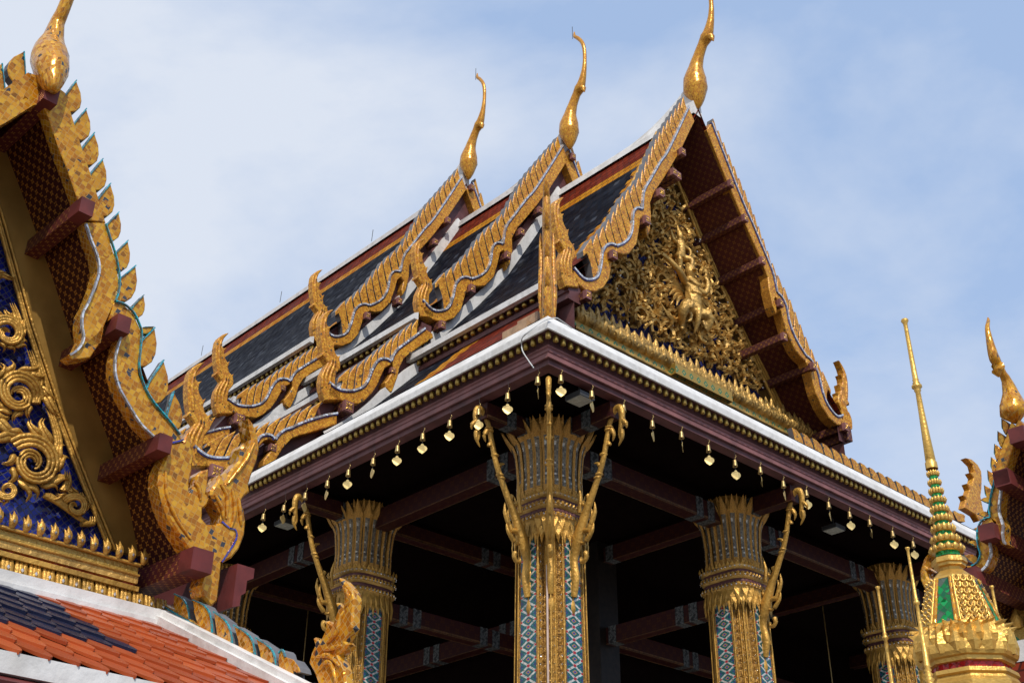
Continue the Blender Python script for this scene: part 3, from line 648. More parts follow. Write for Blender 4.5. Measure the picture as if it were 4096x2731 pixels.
# --- the three telescoping roofs
def prof(i):
    ze = (13.95, 14.95, 16.05)[i]; zr = (20.72, 21.80, 23.20)[i]; k = (zr - ze) / (20.72 - 13.95)
    return [(SV(v), SZ(ze + (z - 13.95) * k)) for v, z in ((.0, 13.95), (.94, 14.90), (1.85, 16.02), (2.76, 17.25), (3.7, 18.85), (4.72, 20.72))]
ZR = []; ZE = []
dzB = [0, 1.55, 3.2]
for i in range(3):
    P = prof(i); ZE.append(P[0][1]); ZR.append(P[-1][1]); ua, ub = UU[i] + .03, WW[i + 1] + .1
    for side in (0, 1):
        Q = P if side == 0 else mirv(P); mb = MB(); s = cum(Q); tot = s[-1]
        rows = [[T.w(ua, *q), T.w(ub, *q)] for q in Q]; uv = [[(0, tot - t), (ub - ua, tot - t)] for t in s]
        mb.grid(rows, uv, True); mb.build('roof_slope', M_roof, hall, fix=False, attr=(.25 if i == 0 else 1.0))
    # soffit under the gable overhang and under the slope
    mb = MB()
    for Q in (P, mirv(P)):
        rows = [[T.w(UU[i] + .1, a, b - .24), T.w(WW[i] + .05, a, b - .24)] for a, b in Q]; s = cum(Q)
        mb.grid(rows, [[(0, t), (WW[i] - UU[i], t)] for t in s], True)
    mb.build('gable_soffit', M_soffit, hall, fix=False)
    # ridge coping, sweeping up to the finial
    mb = MB(); top = []; L_ = ub - ua
    for t in range(25):
        f = t / 24; u = ub + (ua + .05 - ub) * f; x = max(0, 1 - (u - ua) / 3.6); top.append((u, P[-1][1] + 1.25 * x ** 2.2))
    sect = [(-.30, -.26), (-.26, -.02), (-.15, .02), (-.13, .13), (.13, .13), (.15, .02), (.26, -.02), (.30, -.26)]
    rows = [[T.w(u, VC + a * .8, (z if b > 0 else P[-1][1] + .0) + b) for a, b in sect] for u, z in top]
    mb.grid(rows, None, False); mb.face(rows[-1]); mb.build('ridge_coping', M_coping if i else M_white, hall)
    # eave of the upper slope: white edge, maroon moulding, bosses
    v0, z0 = P[0]
    for vv, sg in ((v0, 1), (2 * VC - v0, -1)):
        mb = MB(); pr_ = [(.05, .10), (-.10, .02), (-.10, -.17), (.05, -.17)]
        for (d0, a), (d1, b) in zip(pr_, pr_[1:]): mb.face([T.w(ua, vv + sg * d0, z0 + a), T.w(ub, vv + sg * d0, z0 + a), T.w(ub, vv + sg * d1, z0 + b), T.w(ua, vv + sg * d1, z0 + b)])
        mb.face([T.w(ua, vv + sg * d, z0 + a) for d, a in pr_]); mb.build('upper_eave', M_white, hall, fix=False)
    for vv, sg in ((v0, 1), (2 * VC - v0, -1)):
        mb = MB(); pr_ = [(.06, -.16), (.22, -.16), (.22, -.34), (.14, -.36), (.14, -.50), (.19, -.52), (.19, -.62), (.13, -.64), (.13, -.74), (.35, -.76), (.35, -2.4)]
        for (d0, a), (d1, b) in zip(pr_, pr_[1:]): mb.face([T.w(ua + .04, vv + sg * d0, z0 + a), T.w(ub, vv + sg * d0, z0 + a), T.w(ub, vv + sg * d1, z0 + b), T.w(ua + .04, vv + sg * d1, z0 + b)])
        mb.face([T.w(ua + .04, vv + sg * d, z0 + a) for d, a in pr_[:10]] + [T.w(ua + .04, vv + sg * .6, z0 - .76), T.w(ua + .04, vv + sg * .6, z0 - .16)]); mb.build('upper_cornice', M_purple, hall, fix=False)
    u = ua + .15
    while u < min(ub, 34): lathe(rest, T.w(u, v0 + .10, z0 - .33), [(.04, .16), (.075, .10), (.08, .03), (.06, 0), (.0, -.004)], 8); u += .30
    # lower slope B under it, its eave and cornice
    a = (5.86, 18.50 + dzB[i] + (.14 if i == 0 else 0)); b = (2.95, 15.45 + dzB[i]); ub2 = WW[i + 1] + (.3 if i else .2); ua2 = (5.3, U2 + .1, U3 + .1)[i]
    mb = MB(); l = math.hypot(a[0] - b[0], a[1] - b[1])
    mb.face([T.w(ua2, *b), T.w(ub2, *b), T.w(ub2, *a), T.w(ua2, *a)], [(0, 9 + l), (ub2 - ua2, 9 + l), (ub2 - ua2, 9), (0, 9)])
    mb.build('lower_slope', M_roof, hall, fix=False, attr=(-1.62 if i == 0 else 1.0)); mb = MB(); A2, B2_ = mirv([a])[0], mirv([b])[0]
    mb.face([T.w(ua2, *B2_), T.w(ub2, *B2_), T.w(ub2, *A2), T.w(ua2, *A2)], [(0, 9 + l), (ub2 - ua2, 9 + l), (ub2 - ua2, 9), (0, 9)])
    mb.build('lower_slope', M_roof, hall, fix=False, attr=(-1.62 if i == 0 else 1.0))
    for q, h in ((a, .13), (b, .17)): mb = MB(); beam(mb, T.w(ua2, q[0] - .02, q[1]), T.w(ub2, q[0] - .02, q[1]), T.V * .10, np.array([0, 0, h / 2])); mb.build('slope_coping', M_white, hall)
    if i:
        mb = MB(); beam(mb, T.w(ua2 + .02, b[0] + .16, b[1] - .42), T.w(ub2, b[0] + .16, b[1] - .42), T.V * .12, np.array([0, 0, .33])); mb.build('lower_cornice', M_purple, hall)
        u = ua2 + .2
        while u < ub2: lathe(rest, T.w(u, b[0] + .02, b[1] - .24), [(.04, .16), (.075, .10), (.08, .03), (.06, 0), (.0, -.004)], 8); u += .30
        c = (3.2, 15.0 + dzB[i]); d = (-.15, 13.35 + (dzB[i] - 1.55) * .4)
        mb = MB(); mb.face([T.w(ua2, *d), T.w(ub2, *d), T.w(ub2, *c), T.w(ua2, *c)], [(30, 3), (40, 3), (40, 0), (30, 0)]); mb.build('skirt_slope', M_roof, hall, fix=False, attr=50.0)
    # gable wall of the next, taller section
    if i < 2:
        Pn = prof(i + 1); out = [(VC, ZR[i] - 6)] + [(3.0, 13.6), (0.1, 13.5), (0.05, 13.7), (3.1, 15.9 + dzB[i + 1] - .5), (3.1, 15.4 + dzB[i + 1]), (5.9, 18.4 + dzB[i + 1]), (5.9, Pn[0][1])] + [(v, z - .15) for v, z in Pn]
        out = [(VC, 12.6)] + out[1:]
        mb = MB(); ext(mb, out, WW[i + 1], WW[i + 1] + .3, tf); ext(mb, mirv(out), WW[i + 1], WW[i + 1] + .3, tf); mb.build('gable_wall', M_purplelt if False else M_purple, hall)
        # white verge where this roof meets that wall
        mb = MB(); pv = [tuple(q) for q in smooth_path([(v, z + .02) for v, z in P], 3)]
        ribbon(mb, pv, .50, .05, WW[i + 1] - .14, WW[i + 1], tf)
        pv2 = [tuple(q) for q in smooth_path([(b[0] - .3, b[1] - .25), (b[0] + .8, b[1] + .75), (a[0] - .7, a[1] - .7), a], 4)]
        ribbon(mb, pv2, .42, .05, ub2 - .5, ub2 - .25, tf)
        mb.build('verge', M_white, hall)
rest.build('small_bosses', M_boss, hall)['kind'] = 'stuff'

# --- bargeboards
def bez(pts, k=3): return [tuple(q) for q in smooth_path(pts, k)]
c6 = lambda *p: cp(1600, 700, .6378, *p)
c4 = lambda *p: cp(2000, 0, .6378, *p)
c2 = lambda *p: cp(1150, 1150, .38265, *p)
c1 = lambda *p: cp(720, 1430, .2870, *p)
c5 = lambda *p: cp(600, 900, .70153, *p)
def tmpl(plane, bead, segs, env, dirpts):
    g = lambda pts: T.gu(pts, plane); d = g(dirpts)
    return dict(bead=[g(b) for b in bead], segs=[g(s) for s in segs], env=g(env), dir=(d[1][0] - d[0][0], d[1][1] - d[0][1]))
A_b1 = c4((392, 912), (300, 1060), (215, 1190)) + c6((790, 150), (715, 250), (665, 320), (648, 400), (645, 432))
A_b2 = c6((642, 430), (605, 424), (577, 455), (568, 530), (545, 590), (500, 630), (445, 650))
A_b3 = c6((442, 648), (410, 638), (372, 650), (345, 690), (332, 755), (305, 825), (255, 850), (200, 842), (141, 782))
A_s1 = A_b1 + c6((655, 470), (672, 500), (662, 555), (670, 592), (690, 560), (707, 470), (705, 395), (740, 330), (800, 262), (860, 190), (905, 128)) + c4((300, 1205), (360, 1110), (430, 1000))
A_s2 = A_b2 + c6((447, 688), (490, 700), (535, 695), (590, 640), (614, 560), (630, 488), (652, 470), (655, 445))
A_s3 = A_b3 + c6((150, 862), (210, 910), (280, 922), (340, 898), (385, 845), (402, 785), (418, 725), (447, 690))
A_env = c4((372, 868), (250, 1010), (160, 1120), (60, 1290), (10, 1370)) + c6((530, 365), (440, 485), (370, 560), (305, 615), (236, 672))
TA = tmpl(U2, [A_b1, A_b2, A_b3], [A_s1, A_s2, A_s3], A_env, c6((530, 600), (495, 455)))
B_b1 = c2((1435, 425), (1330, 505), (1210, 592), (1150, 640), (1105, 700), (1082, 765))
B_b2 = c2((1080, 770), (1040, 745), (980, 742), (930, 772), (880, 860), (840, 960), (790, 1030), (690, 1073), (570, 1070), (500, 1040), (430, 988))
B_s1 = B_b1 + c2((1105, 800), (1112, 830), (1085, 900), (1050, 960), (1022, 990), (1032, 1045), (1078, 1097), (1098, 1085), (1155, 930), (1172, 840), (1220, 740), (1300, 672), (1420, 595), (1528, 525), (1520, 480))
B_s2 = B_b2 + c2((430, 1130), (540, 1172), (660, 1212), (740, 1218), (810, 1180), (890, 1100), (942, 1015), (985, 920), (1020, 842), (1085, 805))
B_env = c2((1378, 338), (1250, 430), (1100, 550), (1020, 610), (940, 670), (860, 740), (770, 800), (690, 850), (570, 930))
TB = tmpl(U2, [B_b1, B_b2], [B_s1, B_s2], B_env, c2((725, 1060), (760, 810)))
C_b1 = c2((520, 1312), (390, 1335), (200, 1390), (80, 1440)) + c1((1560, 968), (1450, 1005), (1360, 1080), (1325, 1140))
C_b2 = c1((1320, 1138), (1280, 1090), (1200, 1068), (1110, 1100), (1060, 1180), (980, 1260), (880, 1330), (760, 1370), (600, 1395), (420, 1380), (300, 1320), (195, 1225))
C_s1 = C_b1 + c1((1345, 1180), (1290, 1268), (1230, 1350), (1172, 1425), (1165, 1500), (1220, 1540), (1340, 1432), (1430, 1272), (1560, 1130)) + c2((130, 1545), (200, 1530), (520, 1424))
C_s2 = C_b2 + c1((200, 1440), (300, 1500), (500, 1535), (760, 1560), (900, 1490), (1020, 1390), (1100, 1250), (1170, 1165), (1250, 1135), (1330, 1170))
C_env = c2((355, 1212), (180, 1270), (60, 1330)) + c1((1400, 860), (1270, 910), (1130, 960), (940, 1015), (800, 1050), (680, 1075), (440, 1170))
TC = tmpl(U2, [C_b1, C_b2], [C_s1, C_s2], C_env, c1((620, 1390), (790, 1040)))
def aff(src, dst):
    """axis-wise map taking two anchor points to two others"""
    (a, b), (c, d) = src; (e, f), (g_, h) = dst; kx = (g_ - e) / (c - a); kz = (h - f) / (d - b)
    return lambda p: (e + (p[0] - a) * kx, f + (p[1] - b) * kz)
def one(px, plane): return T.onu(px[0], px[1], plane)[1:]
hh_outline = c5((385, 1075), (372, 1030), (368, 985), (378, 940), (398, 905), (408, 885), (398, 870), (383, 850), (374, 852), (376, 838), (386, 832), (380, 795), (376, 755), (376, 700), (384, 660), (396, 640), (416, 624), (436, 616), (452, 614), (440, 626), (424, 644), (414, 668), (413, 692), (424, 702), (440, 698), (428, 712), (424, 735), (430, 757), (444, 782), (457, 776), (452, 790), (446, 808), (452, 835), (466, 852), (480, 848), (474, 862), (478, 890), (476, 912), (462, 928), (452, 940), (447, 965), (443, 1000), (470, 1025), (472, 1075))
HH = T.gu(hh_outline, U3)
h0 = one(c1((572, 556))[0], U3)
HH = [(a - h0[0], b - h0[1]) for a, b in HH]
gro = [T.gu(c5((392, 1010), (394, 960), (412, 915), (432, 880), (425, 840)), U3), T.gu(c5((412, 1020), (416, 965), (432, 920), (446, 885), (436, 840)), U3), T.gu(c5((400, 830), (396, 760), (396, 700), (410, 655)), U3), T.gu(c5((372, 1010), (376, 955), (394, 915)), U3)]
gro = [[(a - h0[0], b - h0[1]) for a, b in g_] for g_ in gro]

TEETH = []
def board(fr3, u0, tp, fm, parent, mats, nt_, thick=.34, mirror=None, bead_w=.055, tooth_w=.84, label=None, skip=0, curl=True):
    """one carved bargeboard: wavy body, silver bead line, blue line and feather-like teeth"""
    mm = (lambda p: (2 * mirror - p[0], p[1])) if mirror is not None else (lambda p: p)
    X = lambda pts: [mm(fm(p)) for p in pts]
    mb = MB()
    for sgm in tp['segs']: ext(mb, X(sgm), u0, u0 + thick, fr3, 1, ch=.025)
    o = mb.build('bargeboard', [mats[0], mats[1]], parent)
    mb = MB(); mb2 = MB()
    for b in tp['bead']:
        mb, mb2 = MB(), MB(); pb = bez(X(b), 3); ribbon(mb, pb, bead_w, 0.0, u0 - .045, u0 + .1, fr3)
        sg = 1 if mirror is None else -1
        ribbon(mb2, pb, .022, .045 * sg, u0 - .02, u0 + .05, fr3); mb.build('bead_line', M_silver, o); mb2.build('blue_line', mats[2], o)
    env = bez(X(tp['env']), 3); beads = [bez(X(b), 3) for b in tp['bead']]
    d0 = tp['dir']; e0 = fm((0, 0)); e1 = fm(d0); dv = (e1[0] - e0[0], e1[1] - e0[1]); dl = math.hypot(*dv); dv = (dv[0] / dl, dv[1] / dl)
    if mirror is not None: dv = (-dv[0], dv[1])
    L_ = cum(env)[-1]; sp = L_ / nt_
    for k in range(nt_):
        pa = at_frac(env, k / nt_); pb = at_frac(env, (k + tooth_w) / nt_); pm = at_frac(env, (k + tooth_w * .5) / nt_)
        ts = []
        for p in (pa, pb):
            best = None
            for bd in beads:
                t = hit(bd, p, (-dv[0], -dv[1]))
                if t is not None and (best is None or t < best): best = t
            ts.append(best)
        ts = [t if t is not None else (ts[1 - j] if ts[1 - j] is not None else .9) for j, t in enumerate(ts)]
        ts = [min(max(t, .25), 2.6) for t in ts]
        tip = pa + np.array(dv) * .10
        e_ = (pb - pa) / np.linalg.norm(pb - pa)
        poly = [tuple(pa - np.array(dv) * (ts[0] + .02)), tuple(pa - np.array(dv) * ts[0] * .5 + e_ * .02), tuple(tip), tuple(pa * .6 + pb * .4 + np.array(dv) * .06), tuple(pb - np.array(dv) * .06), tuple(pb - np.array(dv) * min(.22, ts[1] * .3) + e_ * .03), tuple(pb - np.array(dv) * (ts[1] * .6) + e_ * .02), tuple(pb - np.array(dv) * (ts[1] + .02))]
        if curl and k == nt_ - 1:
            q = np.array(dv); poly = [tuple(pa - q * ts[0]), tuple(pa - q * ts[0] * .4), tuple(pa + q * .12 - e_ * .05), tuple(pa + q * .08 + e_ * .2), tuple(pb + q * .02 + e_ * .18), tuple(pb - q * .12 + e_ * .20), tuple(pb - q * .14), tuple(pb - q * ts[1] * .5 - e_ * .06), tuple(pb - q * ts[1])]
        mb = MB(); ext(mb, poly, u0 + .03, u0 + .30, fr3, 1, ch=.02)
        TEETH.append((mb, o, mats))
    return o
def flame(fr3, u0, at, parent, mirror=None, k=1.0, mat=None, thick=.24, name='flame_finial'):
    sg = -1 if mirror is not None else 1; ax = 2 * mirror - at[0] if mirror is not None else at[0]
    pl = [(ax + sg * a * k, at[1] + b * k) for a, b in HH]
    mb = MB(); ext(mb, pl, u0, u0 + thick, fr3, None, ch=.025)
    for g_ in gro:
        pg = bez([(ax + sg * a * k, at[1] + b * k) for a, b in g_], 3)
        tube(mb, [fr3(a, b, u0 + .01) for a, b in pg], [.035 + .02 * math.sin(math.pi * j / (len(pg) - 1)) for j in range(len(pg))], 6)
    return mb.build(name, mat or M_gold, parent, fix=True)
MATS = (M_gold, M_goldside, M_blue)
lowA = [one(c6((1215, 730))[0], U1), one(c6((270, 920))[0], U2), one(c2((560, 610))[0], U3)]
topA = [one(c4((1180, 670))[0], U1), one(c4((390, 915))[0], U2), one(cp(1000, 0, .6378, (1325, 1110))[0], U3)]
FA = [aff((topA[1], lowA[1]), (topA[i], lowA[i])) for i in range(3)]
upB = [one(c2((1420, 440))[0], U2), one(c2((380, 690))[0], U3)]; loB = [one(c2((660, 1212))[0], U2), one(c1((960, 832))[0], U3)]
FB = [aff((upB[0], loB[0]), (upB[i], loB[i])) for i in range(2)]
cC = [one(c2((520, 1312))[0], U2), one(c1((700, 965))[0], U3)]
idf = lambda p: p
FC = [idf, lambda p: (p[0] + cC[1][0] - cC[0][0], p[1] + cC[1][1] - cC[0][1])]
for i in range(3):
    board(tf, UU[i], TA, FA[i], hall, MATS, 22)
board(tf, U1, TA, FA[0], hall, MATS, 22, mirror=VC)
hA = [one(c6((1045, 585))[0], U1), one(c6((145, 790))[0], U2), one(c2((320, 405))[0], U3)]
for i in range(3): flame(tf, UU[i], hA[i], hall)
flame(tf, U1, hA[0], hall, mirror=VC)
board(tf, U2, TB, FB[0], hall, MATS, 11); board(tf, U3, TB, FB[1], hall, MATS, 11)
flame(tf, U2, one(c2((425, 985))[0], U2), hall); flame(tf, U3, one(c1((572, 556))[0], U3), hall)
board(tf, U2, TC, FC[0], hall, MATS, 10); board(tf, U3, TC, FC[1], hall, MATS, 10)
flame(tf, U2, one(c1((195, 1225))[0], U2), hall)
for i in (1, 2):      # upper part of the far rakes, seen past the ridge
    tp = dict(TA); tp = dict(bead=[TA['bead'][0]], segs=[TA['segs'][0]], env=TA['env'][:5], dir=TA['dir']); board(tf, UU[i], tp, FA[i], hall, MATS, 9, mirror=VC, curl=False)
# teeth: the hundred largest as pieces of their own, the rest one mesh per board
TEETH_HALL = TEETH; TEETH = []
def emit_teeth(lst, n, name='tooth'):
    left = {}
    for j, (m, o, mats) in enumerate(lst):
        if j < n: m.build(name, [mats[0], mats[3] if len(mats) > 3 else M_grey], o)
        else:
            q = left.setdefault(o.name, (MB(), o, mats)); b = len(q[0].v); q[0].v += m.v; q[0].f += [[i + b for i in f] for f in m.f]; q[0].uv += m.uv; q[0].sm += m.sm; q[0].mi += m.mi
    for m, o, mats in left.values(): m.build('teeth', [mats[0], mats[3] if len(mats) > 3 else M_grey], o)['kind'] = 'stuff'
emit_teeth(TEETH_HALL, 99)

# --- finials (cho fa)
def finial(fr, plane, cpts, radii, parent, mat, fx=None, squeeze=.95, sub=4):
    """cpts source pixels met with the lateral plane v=plane; radii in source px"""
    raw = [fr.onv(x, y, plane) for x, y in cpts]; R = []
    for q, r in zip(raw, radii): R.append(r * float((fr.w(*q) - CAM) @ FWD) / F_PX)
    if fx: raw = [fx(q) for q in raw]
    P = smooth_path([fr.w(*q) for q in raw], sub); rr = [float(np.interp(i / sub, range(len(R)), R)) for i in range(len(P))]
    mb = MB(); tube(mb, P, rr, 14, (fr.V, squeeze)); return mb, raw
ch_c = dp((1309, 342), (1309, 325), (1307, 305), (1307, 285), (1310, 262), (1316, 240), (1324, 218), (1331, 204), (1336, 190), (1341, 165), (1343, 140), (1342, 115), (1337, 98), (1327, 88), (1320, 84), (1319, 74))
ch_r = [5, 25, 42, 39, 25, 19, 17, 22, 17, 11, 8, 8, 8, 8, 7, 2]
base2 = T.onv(*dp((1309, 342))[0], VC)
bases = [T.onv(*dp((1603, 250))[0], VC), base2, T.onv(*dp((1076, 412))[0], VC)]
for i in range(3):
    dd = [bases[i][j] - base2[j] for j in range(3)]; kk = (1.08, 1.0, .98)[i]
    fxx = lambda q: (base2[0] + (q[0] - base2[0]) * kk + dd[0], q[1], base2[2] + (q[2] - base2[2]) * kk + dd[2])
    mb, raw = finial(T, VC, ch_c, [r * kk for r in ch_r], hall, M_goldfin, fxx)
    # beak
    bk = [fxx(T.onv(x, y, VC)) for x, y in dp((1330, 200), (1340, 204), (1343, 212))]; tube(mb, [T.w(*q) for q in bk], [.16, .12, .01], 8)
    cf = mb.build('roof_finial', M_goldfin, hall)
    tp_ = T.w(*raw[-1]); mb = MB(); tube(mb, [tp_ + T.U * .1 - np.array([0, 0, .3]), tp_ + T.U * .1 + np.array([0, 0, .35])], .012, 5); mb.build('lightning_rod', M_wire, cf)
for x, y in c5((742, 430), (293, 735), (1264, 82)):
    mb = MB(); q = T.onv(x, y, VC); tube(mb, [T.w(q[0], VC, q[2] - .1), T.w(q[0] - .05, VC, q[2] + .5)], .014, 5); mb.build('lightning_rod', M_wire, hall)

# --- purlin ends with gilt flower caps
def flower(mb, c, dn, ax, ay, r):
    for k in range(8):
        a = k * math.pi / 4; e = ax * math.cos(a) + ay * math.sin(a); s_ = -ax * math.sin(a) + ay * math.cos(a); rr = r * (1.25 if k % 2 else .85)
        p0, p1, p2, p3 = c + e * r * .18, c + e * rr * .6 + s_ * r * .2, c + e * rr, c + e * rr * .6 - s_ * r * .2; top = c + e * rr * .55 + dn * r * .22
        for A, B in ((p0, p1), (p1, p2), (p2, p3), (p3, p0)): mb.face([A, B, top])
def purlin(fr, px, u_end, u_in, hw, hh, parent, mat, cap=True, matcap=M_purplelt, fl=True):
    q = fr.onu(px[0], px[1], u_end); mb = MB(); p0, p1 = fr.w(u_end, q[1], q[2]), fr.w(u_in, q[1], q[2])
    beam(mb, p0, p1, fr.V * hw, np.array([0, 0, hh])); o = mb.build('purlin', mat, parent)
    if cap:
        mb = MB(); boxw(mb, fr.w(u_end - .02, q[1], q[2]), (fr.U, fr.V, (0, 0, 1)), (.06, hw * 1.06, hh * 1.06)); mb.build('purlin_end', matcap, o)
    if fl:
        mb = MB(); flower(mb, fr.w(u_end - .085, q[1], q[2]), -fr.U, fr.V, np.array([0, 0, 1.0]), hw * .95); mb.build('flower_cap', M_giltbright, o, fix=False)
    return o
for px in c4((1140, 957), (1085, 1085), (1000, 1215), (915, 1385)) + c6((1335, 505), (1170, 757)): purlin(T, px, U1 - .12, W1, .095, .12, hall, M_purlin)
for px in c4((455, 985)) + c6((875, 225), (760, 360), (672, 508), (448, 715), (262, 943)): purlin(T, px, U2 - .12, W2, .095, .12, hall, M_purlin)
for px in cp(1000, 0, .6378, (1390, 1178), (1240, 1385), (1160, 1520)) + c2((1165, 145), (830, 300)): purlin(T, px, U3 - .12, W3, .095, .12, hall, M_purlin)
for px, h_ in zip(c2((628, 1250), (1090, 872)), (.14, .075)): purlin(T, px, U2 - (.12 if h_ > .1 else -.06), W2, h_, h_, hall, M_purlin)
for px, h_ in zip(c1((820, 865), (1425, 432)), (.15, .08)): purlin(T, px, U3 - (.12 if h_ > .1 else -.06), W3, h_, h_, hall, M_purlin)
for px, h_ in zip(c1((1280, 1262)) + cp(700, 1750, .25510, (632, 540)), (.085, .15)): purlin(T, px, U2 - (.12 if h_ > .1 else -.06), W2, h_, h_, hall, M_purlin)
c7 = lambda *p: cp(2400, 700, .70153, *p)
for px in c7((440, 8), (346, 103)): purlin(T, px, U1 - .12, W1, .095, .12, hall, M_purlin)
for px in c7((742, 52), (822, 250), (922, 492), (1025, 733), (1045, 925), (1212, 1092), (1395, 1438)): purlin(T, px, U1 - .10, W1, .095, .12, hall, M_purlin)
q = T.onu(*c7((1425, 1470))[0], U1 - .10)
mb = MB(); beam(mb, T.w(U1 - .08, q[1], q[2]), T.w(W1 + 3, q[1], q[2]), T.V * .14, np.array([0, 0, .26])); mb.build('eave_purlin', M_purlin, hall)

# --- pediment: blue glass ground, gilt carving, figures, borders
zb = 19.15
rake = [(VC, 28.05), (13.55, 25.05), (15.4, 22.1), (17.15, 19.6), (17.75, 18.9)]
field = rake + [(2 * VC - a, b) for a, b in rake[::-1]][:-1]
mb = MB(); ext(mb, field, W1 + .10, W1 + .3, tf); mb.build('pediment_ground', M_bluefield, hall)
mb = MB()
outer = [(a, b - .12) for a, b in prof(0)][::-1]; outer = [(2 * VC - a, b) for a, b in outer]
for sg in (0, 1):
    r_ = rake if not sg else [(2 * VC - a, b) for a, b in rake]; o_ = outer if not sg else [(2 * VC - a, b) for a, b in outer]
    pl = list(r_) + [(o_[-1][0] - (.0 if not sg else 0), r_[-1][1])] + o_[::-1]
    ext(mb, pl, W1 - .26, W1 + .1, tf)
mb.build('rake_plank', M_plank, hall)
mb = MB()
for sg in (0, 1):
    r_ = rake if not sg else [(2 * VC - a, b) for a, b in rake]
    for off, rr in ((-.02, .07), (.12, .05), (.24, .06)): tube(mb, [T.w(W1 - .30, a + (off if not sg else -off) , b + off * .7) for a, b in r_], rr, 6)
mb.build('rake_moulding', M_gilt, hall)

def spiral_pts(c, r0, a0, turns, sgn, n=22, k=.92):
    out = []
    for i in range(n):
        f = i / (n - 1); a = a0 + sgn * turns * 2 * math.pi * f; r = r0 * (1 - k * f); out.append((c[0] + math.cos(a) * r, c[1] + math.sin(a) * r))
    return out
def scroll(mb, f3, c, r0, a0, turns, sgn, th, dep, relief, leaves=7, rnd=random, strands=1):
    for st in range(strands):
        sp = spiral_pts(c, r0 * (1 - .26 * st), a0, turns, sgn, 22, .90)
        n = len(sp); P = [f3(a, b, dep - relief * (.35 + .65 * math.sin(math.pi * min(1, i / n + .15)))) for i, (a, b) in enumerate(sp)]
        tube(mb, P, [1.25 * th * (1 - .25 * st) * (1 - .55 * i / n) for i in range(n)], 4, smooth=False)
    sp = spiral_pts(c, r0, a0, turns, sgn, 22, .90)
    for i in range(leaves):
        j = int(1 + i * (len(sp) - 9) / leaves); a, b = sp[j]; dx, dy = a - c[0], b - c[1]; l = math.hypot(dx, dy) + 1e-6; dx /= l; dy /= l
        tx, ty = -dy * sgn, dx * sgn; h = r0 * (.62 + .25 * rnd.random())
        q = [(a, b), (a + dx * h * .35 + tx * h * -.15, b + dy * h * .35 + ty * h * -.15), (a + dx * h * .62 - tx * h * .42, b + dy * h * .62 - ty * h * .42), (a + dx * h * .62 - tx * h * .85, b + dy * h * .62 - ty * h * .85)]
        P = [f3(x, y, dep - relief * (.7 + .5 * (k_ == 1) + .25 * (k_ == 2))) for k_, (x, y) in enumerate(q)]
        tube(mb, smooth_path(P, 2), [th * 1.1, th * 1.25, th * 1.15, th * .95, th * .7, th * .45, th * .12], 4, smooth=False)
def inside(v, z, m=.25):
    return z > 19.75 and abs(v - VC) < np.interp(z, [19.0, 19.6, 22.1, 25.05, 28.05], [5.6, 5.1, 3.35, 1.5, 0]) - m
rnd = random.Random(11); mb = MB(); row = 0; z = 20.15
while z < 27.2:
    x = -6 + (row % 2) * .42
    while x < 6:
        jx, jz = x + rnd.uniform(-.12, .12), z + rnd.uniform(-.12, .12)
        near = abs(jx - .45) < .34 and 20.9 < jz < 23.2
        if inside(VC + jx, jz, .62) and not near:
            sg = 1 if (x > 0) ^ (row % 2) else -1
            scroll(mb, tf, (VC + jx, jz), rnd.uniform(.27, .38), rnd.uniform(0, 6.28), 1.45, sg, .055, W1, .42, 6, rnd)
        x += .70
    z += .62; row += 1
for _ in range(1700):     # small flame leaves filling between the scrolls
    z = rnd.uniform(19.8, 27.6); v = VC + rnd.uniform(-5.6, 5.6)
    if not inside(v, z, .34): continue
    a = math.pi / 2 + rnd.gauss(0, .7); h = rnd.uniform(.25, .50); sg = rnd.choice((-1, 1)); d0 = rnd.uniform(.0, .34)
    q = [(v, z), (v + math.cos(a) * h * .5, z + math.sin(a) * h * .5), (v + math.cos(a + .5 * sg) * h, z + math.sin(a + .5 * sg) * h)]
    P = [tf(x, y, W1 - d0 - .10 * (k == 1) - .05 * (k == 2)) for k, (x, y) in enumerate(q)]
    tube(mb, smooth_path(P, 2), [.04, .075, .06, .035, .008], 4, smooth=False)
mb.build('pediment_carving', M_giltdark, hall, fix=False)
mb = MB()
for _ in range(420):
    z = rnd.uniform(19.8, 27.4); v = VC + rnd.uniform(-5.5, 5.5)
    if not inside(v, z, .15): continue
    c = tf(v, z, W1 - rnd.uniform(.25, .42)); a = rnd.uniform(.025, .045); o = c - T.U * a * .6
    e = [T.V * a, np.array([0, 0, a]), -T.V * a, np.array([0, 0, -a])]
    for i in range(4): mb.face([c + e[i], c + e[(i + 1) % 4], o])
mb.build('pediment_mirror_stones', M_glass, hall, fix=False)['kind'] = 'stuff'
